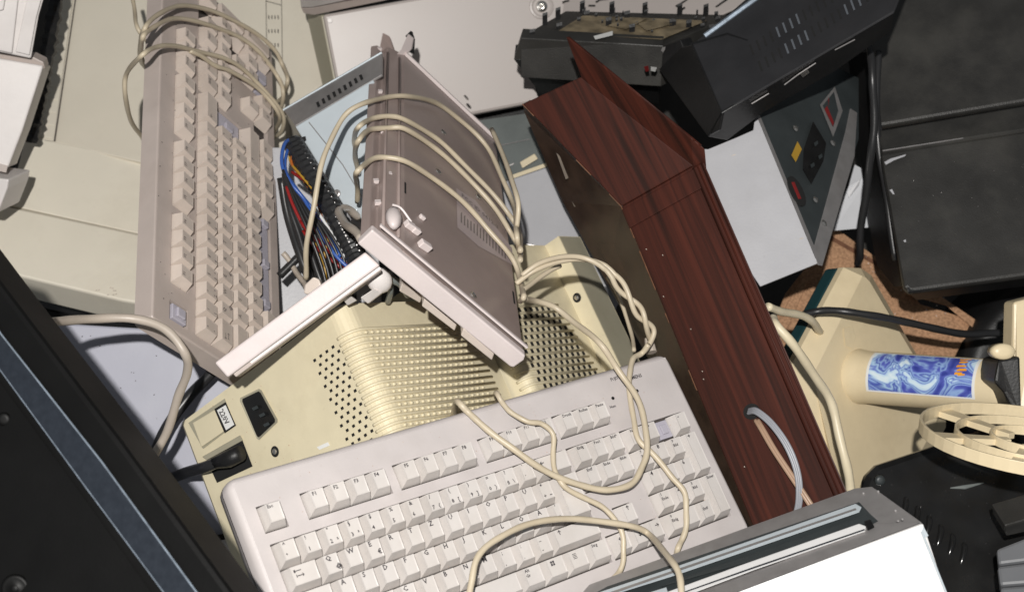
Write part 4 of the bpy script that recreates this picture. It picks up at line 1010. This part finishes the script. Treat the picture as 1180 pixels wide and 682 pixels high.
mb=MB(); c=P(1156,405,1.40); mb.loops([[c+V((math.cos(t)*r*.75,math.sin(t)*r*.5,z*.6)) for t in [k*math.pi/10 for k in range(20)]] for r,z in((.016,-.02),(.0165,0),(.014,.005),(.006,.006))]); mb.build('tilt_knob',M['fan'],fan,smooth=True)
# fan cage: rings seen at a low angle
cc=P(1186,513,1.30); cu=V((1,0,0)); cv_=V((.1,.42,.9)).normalized()
cu=V((1,-.10,.12)).normalized(); cv_=(V((.02,.20,-.96))); cv_=(cv_-cu*cv_.dot(cu)).normalized(); cn=cu.cross(cv_)
if cn.z<0: cn=-cn
def band(R,h,th,a0=0,a1=360,n=48):
    mb=MB(); lo=[]
    rings=[]
    for i in range(n+1):
        a=math.radians(lerp(a0,a1,i/n)); d_=cu*math.cos(a)+cv_*math.sin(a)
        p=cc+d_*R; rings.append([p,p+d_*th,p+d_*th+cn*h,p+cn*h])
    mb.loops(rings,cap=(a1-a0)<359); return mb
band(.098,.012,.0028).build('cage_rim',M['fan'],fan,bevel=.0006)
band(.066,.009,.0022,).build('cage_ring',M['fan'],fan,bevel=.0005)
band(.034,.009,.0022).build('cage_ring',M['fan'],fan,bevel=.0005)
for a in range(0,360,60):
    d_=cu*math.cos(math.radians(a+12))+cv_*math.sin(math.radians(a+12)); t_=(cu*-math.sin(math.radians(a+12))+cv_*math.cos(math.radians(a+12)))*1.6
    mb=MB(); mb.loops([[cc+d_*.02-t_*.003,cc+d_*.098-t_*.006,cc+d_*.098+t_*.006,cc+d_*.02+t_*.003],[cc+d_*.02-t_*.003+cn*.006,cc+d_*.098-t_*.006+cn*.006,cc+d_*.098+t_*.006+cn*.006,cc+d_*.02+t_*.003+cn*.006]]); mb.build('cage_spoke',M['fan'],fan,bevel=.0005)
# ------------------------------------------------------------------ glossy black device bottom right
gd=thing('computer_monitor','glossy black monitor back with moulded ribs, bottom right under the fan cage','monitor',loc=P(1080,600,1.45))
pgd=Plane(P(1000,540,1.46),P(1180,480,1.46),P(1050,682,1.40))
face_solid('shell',[(990,560),(996,545),(1008,533),(1065,514),(1260,450),(1260,760),(1120,760),(1040,620)],pgd,.10,M['gloss'],gd,.009)
pg3=Plane(P(1045,585,1.41),P(1120,640,1.41),P(1030,620,1.47))
for i in range(6):
    u=1044+i*13.5; v=580+i*10.5
    mb=MB(); a_=pgd.at(u,v,-.001); b_=pgd.at(u-10,v+30,-.010)
    mb.tube(crom([a_+V((0,.004,-.004)),a_,lerp(a_,b_,.5)+V((0,0,.003)),b_],4),.0036,8); mb.build('moulded_rib',M['gloss'],gd,smooth=True)
mb=MB(); c=pgd.at(1014,553,.001); mb.loops([[c+V((math.cos(t)*r,math.sin(t)*r,z)) for t in [k*math.pi/8 for k in range(16)]] for r,z in((.006,-.002),(.005,.002),(.002,.0025))]); mb.build('screw_cap',M['slate'],gd,smooth=True)
mb=MB(); mb.tube([pgd.at(1095,562,.001),pgd.at(1112,561,.0015),pgd.at(1134,556,.001)],[.0005,.0022,.0004],6,flat=.5); mb.build('scratch_mark',M['trans'],gd)
gk=thing('telephone_handset','dark grey plastic piece with rounded slabs, cut off at the bottom right corner','handset',loc=P(1165,650,1.3))
for i,(a,b,c_,d_) in enumerate((((1148,632),(1230,600),(1230,640),(1150,650)),((1149,652),(1230,642),(1230,668),(1152,674)),((1152,676),(1230,670),(1230,720),(1160,720)))):
    pk=Plane(P(1148,630,1.30),P(1230,610,1.29),P(1150,690,1.27))
    face_solid('slab',[a,b,c_,d_],pk,.02,mat('handset_grey_%s'%'abc'[i],(.14,.145,.155),.5),gk,.003)
face_solid('stem',[(1158,606),(1230,585),(1230,602),(1160,618)],Plane(P(1158,606,1.32),P(1230,585,1.32),P(1160,618,1.33)),.03,M['charcoal'],gk,.002)

# ------------------------------------------------------------------ white case bottom right with drive rails
wc2=thing('computer_case','bright white computer case with bare steel frame and drive rails at the bottom edge','case',loc=P(950,650,1.2))
O2=P(1064,602,1.10)
q845=P(845,684,1.105); q1092=P(1096,700,1.10)
pws=Plane(O2,q845,q1092)
face_solid('side_panel',[(1064,603),(845,683),(600,772),(1140,800),(1096,700)],pws,.004,M['whitemetal'],wc2,.0012)
psf=Plane(O2,P(845,683,1.105),P(1005,560,1.165))
face_solid('steel_frame',[(1062,601),(1005,560),(985,562),(700,665),(560,716),(560,790),(600,772),(845,683)],psf,.002,M['zinc'],wc2,.0008)
def ov(name,pts,h,th,m,b=0): return overlay(name,pts,psf,h,th,m,wc2,b)
ov('drive_bay_opening',[(700,675),(990,578),(1003,592),(1012,600),(990,612),(850,656),(640,735),(600,730)],.0004,.0006,M['slate'])
ov('pale_rail',[(986,580),(993,584),(990,590),(780,662),(690,690),(690,682),(780,652)],.0014,.004,M['bluezinc'],.0006)
ov('rail_lip',[(690,686),(986,585),(987,587),(690,689)],.0056,.0008,M['zinc'])
ov('dark_rail',[(790,664),(1000,592),(1006,600),(860,648),(760,676)],.0012,.003,M['slate'],.0006)
ov('white_rail',[(990,603),(998,606),(997,612),(870,656),(780,690),(740,700),(740,692),(850,652)],.0045,.004,M['whitemetal'],.0006)
ov('rail_slot_line',[(996,609),(870,652),(780,684),(780,685.4),(870,654),(997,610.4)],.0088,.0004,M['strip'])
ov('rail_end_block',[(996,600),(1003,598),(1008,607),(1000,611)],.0048,.005,M['black'],.0006)
ov('front_strip',[(1062,601),(1010,603),(845,668),(640,745),(620,765),(845,683)],.0062,.0008,M['zinc'],.0004)
mb=MB()
for (u_,v_) in((1035,600),(1032,588),(995,568),(1012,566),(830,640),(1040,598)):
    c=psf.at(u_,v_,.0008+.006*(u_ in(1035,1040))); mb.loops([[c+V((math.cos(t)*r,math.sin(t)*r,z)) for t in [k*math.pi/5 for k in range(10)]] for r,z in((.0011,0),(.0006,.0005))])
mb.build('rivet',M['zinc'],wc2)
mb=MB(); slab(mb,[(1064,606),(1070,617),(1066,619),(1062,612)],.0004,.0012,0,pws); mb.tube([pws.at(1062,612,.0012),pws.at(1091,684,.0012)],.0009,6); mb.build('folded_edge',M['bluezinc'],wc2)
ov('bright_tab',[(640,715),(768,676),(770,684),(640,726)],.006,.002,M['bluezinc'],.0005)

# ------------------------------------------------------------------ black framed monitor, bottom left
bm_=thing('flat_screen','black flat screen with a blue-grey strip along its bezel, cut off at bottom left','screen',loc=P(60,560,.95))
pbk=Plane(P(0,330,1.02),P(265,682,.90),P(-100,682,.98))
face_solid('bezel',[(-60,245),(0,326),(140,510),(272,690),(300,730),(-60,760)],pbk,.045,M['screen'],bm_,.004)
overlay('metal_strip',[(-40,325),(2,388),(118,535),(228,684),(250,715),(200,715),(190,684),(98,562),(0,428),(-40,375)],pbk,.0004,.003,M['strip'],bm_,.0006)
mb=MB(); mb.tube([pbk.at(*p,.0035) for p in((-40,323),(2,386),(118,533),(228,684),(250,715))],.0007,6); mb.tube([pbk.at(*p,.0035) for p in((-40,373),(0,426),(98,560),(190,684),(210,715))],.0004,6); mb.build('bright_trim',M['stripedge'],bm_,smooth=True)
overlay('screen_panel',[(-60,370),(0,440),(96,572),(180,690),(200,720),(-60,760)],pbk,.0004,.0012,M['screen'],bm_)
mb=MB(); c=pbk.at(17,678,.003); mb.loops([[c+V((math.cos(t)*r,math.sin(t)*r,z)) for t in [k*math.pi/10 for k in range(20)]] for r,z in((.010,-.001),(.009,.0005),(.0075,.0006),(.003,.0003),(.0025,.001),(.0012,.0014))]); mb.build('button',M['screen'],bm_,smooth=True)
mb=MB(); c=pbk.at(4,483,.003); mb.loops([[c+V((math.cos(t)*r,math.sin(t)*r,z)) for t in [k*math.pi/10 for k in range(20)]] for r,z in((.005,-.001),(.004,.0005),(.002,.0007))]); mb.build('button',M['screen'],bm_,smooth=True)

# ------------------------------------------------------------------ cords
def cord(name,label,pts,r,m,k=8,n=10,parent=None,cat='cable',grp=None):
    w=crom(pts,k); ph=random.uniform(0,6)
    w=[p+V((math.sin(i*.37+ph),math.sin(i*.29+ph*2),math.sin(i*.23+ph*3)))*.0007 for i,p in enumerate(w)]
    mb=MB(); mb.tube(w,[r*(1+.04*math.sin(i*.9+ph)) for i in range(len(w))],n); o=mb.build(name,M[m],parent,smooth=True)
    if parent is None: tag(o,label,cat,grp)
    return o
def kwp(u,v,h=.014): return KWp.at(u,v,h)
def klp(u,v,h=.014): return KLp.at(u,v,h)
# thick beige loop lower left
cord('thick_cable','thick beige cable curving in a wide arc over the lilac-grey panel',[P(20,377,1.1),P(60,372,1.2),P(100,367,1.25),P(150,367,1.27),P(190,380,1.27),P(213,405,1.27),P(215,430,1.29),P(205,460,1.31),P(190,500,1.33),P(168,542,1.34),P(150,575,1.32)],.0042,'cablegrey',n=12)
# wound cord of the taupe keyboard
def lc(pts,r=.0026): cord('cord','',pts,r,'cable',parent=kl)
rr=klp
lc([P(312,120,1.78),P(326,112,1.75),P(331,95,1.69),rr(327,78,.012),rr(318,60,.014),rr(296,40,.014),rr(262,20,.014),rr(235,10,.014),rr(205,8,.018),rr(180,18,.024),rr(166,36,.022),P(161,52,1.52),P(164,72,1.60),P(176,84,1.68)])
lc([P(312,135,1.76),P(324,125,1.72),rr(326,108,.010),rr(320,88,.010),rr(304,66,.013),rr(280,46,.013),rr(250,32,.013),rr(222,24,.014),rr(196,23,.018),rr(174,33,.024),rr(164,46,.022),P(162,62,1.52),P(170,80,1.62),P(180,88,1.68)],.0026)
lc([P(314,160,1.74),P(326,150,1.70),rr(322,126,.012),rr(290,88,.013),rr(262,70,.014),rr(232,60,.014),rr(205,54,.016),rr(182,55,.022),rr(162,64,.024),P(147,84,1.49),P(144,110,1.51),P(151,138,1.56),P(166,162,1.62)])
lc([P(316,155,1.74),rr(322,134,.010),rr(300,104,.013),rr(268,84,.014),rr(250,76,.014),rr(236,68,.014),rr(218,59,.013)],.0026)
lc([P(151,-10,1.62),P(155,15,1.60),P(160,34,1.57),P(175,56,1.6)],.0024)
# wound cord of the mauve keyboard
def ac(pts,r=.0027): cord('cord','',pts,r,'cable',parent=ka)
def rp(u,v,h=.006): return RP.at(u,v,h)
ac([P(352,322,1.40),P(353,290,1.38),P(358,255,1.37),P(366,215,1.37),P(376,172,1.38),P(394,138,1.40),rp(418,120,.012),rp(445,112,.008),up(472,112,.006),up(505,120,.006),up(535,142,.006),up(562,172,.006),up(580,206,.006),up(592,240,.006),P(596,268,1.34),P(598,290,1.36)])
ac([P(411,178,1.5),P(409,160,1.46),rp(412,147,.010),rp(428,137,.008),rp(448,135,.007),up(470,139,.006),up(500,158,.006),up(530,185,.006),up(560,215,.006),up(583,242,.006),up(597,265,.006),P(600,288,1.32)])
ac([P(412,200,1.46),P(410,180,1.42),rp(412,164,.010),rp(426,150,.008),rp(447,147,.007),up(468,150,.006),up(498,168,.006),up(530,196,.006),up(562,230,.006),up(585,262,.006),up(598,284,.006),P(599,300,1.3)])
ac([P(412,232,1.43),P(411,212,1.39),rp(412,198,.010),rp(424,186,.008),rp(442,182,.007),up(468,186,.006),up(500,206,.006),up(535,235,.006),up(565,266,.006),up(588,296,.006),up(600,322,.006),P(603,340,1.26),P(600,348,1.28)])
ac([P(566,150,1.5),P(588,200,1.4),P(596,230,1.36),P(596,262,1.36)],.0025)
cord('cord','thick grey-beige cord end entering behind the mauve keyboard above the wires',[P(416,276,1.3),P(406,264,1.33),P(396,255,1.38),P(390,245,1.42),P(400,240,1.45),P(412,250,1.47)],.0042,'cablegrey',parent=ka)
cord('cord','thin cord crossing the gap beside the lower end of the taupe keyboard',[P(326,292,1.5),P(338,308,1.5),P(348,322,1.48),P(354,336,1.46)],.0030,'cablegrey',parent=kl)
# cord from mauve keyboard across to the pale keyboard
g1='cords running over the pale grey keyboard'
cord('cord','beige cord dropping from the mauve keyboard and looping wide over the pale keyboard numpad',[P(603,343,1.27),P(616,347,1.30),P(640,355,1.31),P(664,372,1.30),P(690,396,1.27),kwp(712,424,.022),kwp(730,452,.024),kwp(742,480,.026),kwp(745,510,.026),kwp(742,535,.024),kwp(730,555,.022),kwp(705,563,.020),kwp(678,562,.018),kwp(650,552,.018),kwp(610,530,.018),kwp(580,510,.016),kwp(555,488,.012),kwp(540,476,.007),kwp(528,463,.001),P(524,466,1.27),P(524,480,1.32)],.0029,'cable',parent=ka)
cord('cord','pale cord leaving the keyboard rear corner, passing left of the numpad and down its right',[P(748,396,1.31),kwp(738,408,.004),kwp(730,414,.006),kwp(725,428,.008),kwp(726,450,.010),kwp(729,480,.010),kwp(736,505,.014),kwp(752,524,.016),kwp(772,545,.018),kwp(785,562,.018),kwp(791,580,.018),kwp(791,600,.016),kwp(786,622,.010),kwp(780,636,.006),P(774,650,1.28),P(772,680,1.34)],.0027,'cable',parent=kw)
cord('cord','thin beige cord crossing the function keys, then winding down over the arrow keys',[P(580,480,1.33),P(572,460,1.29),kwp(573,453,.001),kwp(578,463,.008),kwp(590,476,.012),kwp(606,485,.016),kwp(624,487,.018),kwp(636,500,.018),kwp(638,520,.016),kwp(640,545,.014),kwp(650,560,.016),kwp(672,572,.016),kwp(695,585,.016),kwp(710,600,.016),kwp(718,620,.016),kwp(719,640,.012),kwp(714,656,.008),kwp(706,668,.004),P(700,680,1.26),P(700,700,1.3)],.0024,'cable',parent=kw)
cord('loose_cable','beige cable arching over the lower keys and the steel frame of the white case',[kwp(541,700,.03),kwp(542,672,.032),kwp(550,645,.036),kwp(570,622,.038),kwp(600,606,.038),kwp(640,599,.036),kwp(685,599,.036),kwp(725,605,.036),kwp(750,618,.036),P(772,642,1.10),P(783,666,1.075),P(788,700,1.06)],.0027,'cable')
# twisted pair up at the monitor top right
tw=thing('twisted_cable','twisted pair of beige cables arching over the beige monitor corner','cable',loc=P(690,300,1.35))
base_=crom([P(598,322,1.33),P(618,308,1.33),P(645,299,1.32),P(672,298,1.31),P(697,308,1.31),P(714,328,1.31),P(730,350,1.31),P(742,368,1.31),P(751,385,1.32),P(748,398,1.325)],9)
for ph in(0,math.pi):
    pts=[]
    for i,p in enumerate(base_):
        f=i/len(base_); w=.0040 if f<.45 else .0032; a=(f*math.pi*1.4 if f<.5 else math.pi*.7+(f-.5)*math.pi*6.4)+ph
        pts.append(p+V((math.cos(a)*w*.7,math.cos(a)*w,math.sin(a)*w)))
    mb=MB(); mb.tube(pts,.0026,9); mb.build('strand',M['cable'],tw,smooth=True)
cord('loose_cable','thin pale cable hanging behind the twisted pair on the monitor corner',[P(700,318,1.42),P(716,350,1.42),P(727,380,1.40),P(730,404,1.36)],.002,'cable')
cord('cord','short beige cord leaving the mauve keyboard under the twisted pair',[P(602,334,1.30),P(622,320,1.33),P(646,306,1.35)],.0024,'cable',parent=ka)
# cream cable right of the cabinet
cord('cream_cable','cream cable running down over the fan base beside the mahogany cabinet',[P(890,366,1.40),P(896,376,1.38),P(915,400,1.38),P(938,430,1.40),P(955,460,1.42),P(966,495,1.42),P(975,535,1.41),P(981,570,1.39),P(984,600,1.37)],.0047,'cablecream',n=12)
cord('cream_cable','short cream cable end emerging from behind the mahogany cabinet toward the fan base',[P(884,354,1.42),P(900,358,1.44),P(920,363,1.47),P(938,372,1.50),P(945,382,1.54)],.0042,'cablecream',n=12)
cord('black_lead','glossy black lead running across the fan base to the right edge',[P(926,362,1.52),P(945,359,1.52),P(975,359,1.51),P(1010,364,1.51),P(1050,373,1.52),P(1090,381,1.54),P(1120,385,1.56),P(1150,384,1.58),P(1200,383,1.58)],.0042,'cableblack',n=12)
cord('black_lead','black lead hanging down from the slotted case beside the charcoal monitors',[P(1000,45,1.55),P(1002,60,1.53),P(1006,90,1.52),P(1007,130,1.53),P(1005,170,1.54),P(999,215,1.56),P(993,255,1.58),P(991,290,1.60),P(988,305,1.62)],.0044,'cableblack',n=12)
cord('black_lead','second black lead hanging to the right of the first beside the charcoal monitors',[P(1012,60,1.6),P(1010,110,1.59),P(1014,180,1.59),P(1022,230,1.58),P(1032,300,1.58)],.004,'cableblack',n=10)

def crumbs(parent,fn,n,m,size=.0009):
    mb=MB()
    for i in range(n):
        c=fn(); a=random.uniform(0,6.28); r=size*random.uniform(.4,1.2)
        mb.obox(c,V((math.cos(a)*r,math.sin(a)*r,0)),V((-math.sin(a)*r*.7,math.cos(a)*r*.7,r*.2)),V((0,0,r*.6)))
    o=mb.build('dust_crumbs',M[m],parent); o['kind']='stuff'
crumbs(kw,lambda: KWm@V((random.uniform(0,22.5*UN),random.uniform(-6.5*UN*SYW,.02),.0003)),220,'cablebrown',.0006)
crumbs(kl,lambda: KLm@V((random.uniform(0,22.5*UN),random.uniform(-6.5*UN*SYL,.02),.0003)),120,'well',.0009)
crumbs(mon,lambda: F1.at(random.uniform(225,345),random.uniform(440,545),.0002),40,'cablebrown',.0008)
crumbs(cb,lambda: pcb.at(random.uniform(960,1090),random.uniform(290,385),.0008),60,'whitew',.0012)
crumbs(gd,lambda: pgd.at(random.uniform(1010,1160),random.uniform(540,640),.0004),50,'zinc',.0004)
crumbs(mr2,lambda: pbm.at(random.uniform(1030,1180),random.uniform(185,315),.0004),45,'zinc',.0004)
crumbs(lg,lambda: pl_.at(random.uniform(50,200),random.uniform(385,520),.0004),40,'well',.0010)
# ------------------------------------------------------------------ camera, light, render
cam=bpy.data.cameras.new('camera'); cam.sensor_width=36; cam.lens=F/1180*36; cam.clip_end=50; cam.clip_start=.05
co=bpy.data.objects.new('camera',cam); C.objects.link(co); co.location=(0,0,H); bpy.context.scene.camera=co
cam.dof.use_dof=True; cam.dof.focus_distance=1.27; cam.dof.aperture_fstop=9
w=bpy.data.worlds.new('World'); bpy.context.scene.world=w; w.use_nodes=True
w.node_tree.nodes['Background'].inputs[0].default_value=(.9,.95,1,1); w.node_tree.nodes['Background'].inputs[1].default_value=.13
l=bpy.data.lights.new('camera_flash','SPOT'); l.energy=138; l.spot_size=math.radians(90); l.spot_blend=.8; l.shadow_soft_size=.012; l.color=(1,.97,.93)
lo=bpy.data.objects.new('camera_flash',l); C.objects.link(lo); lo.location=(-.05,.16,H+.32)
sc=bpy.context.scene; sc.view_settings.view_transform='Standard'; sc.view_settings.look='None'; sc.view_settings.exposure=0; sc.view_settings.gamma=1
sc.render.engine='CYCLES'; sc.render.resolution_x=1024; sc.render.resolution_y=591
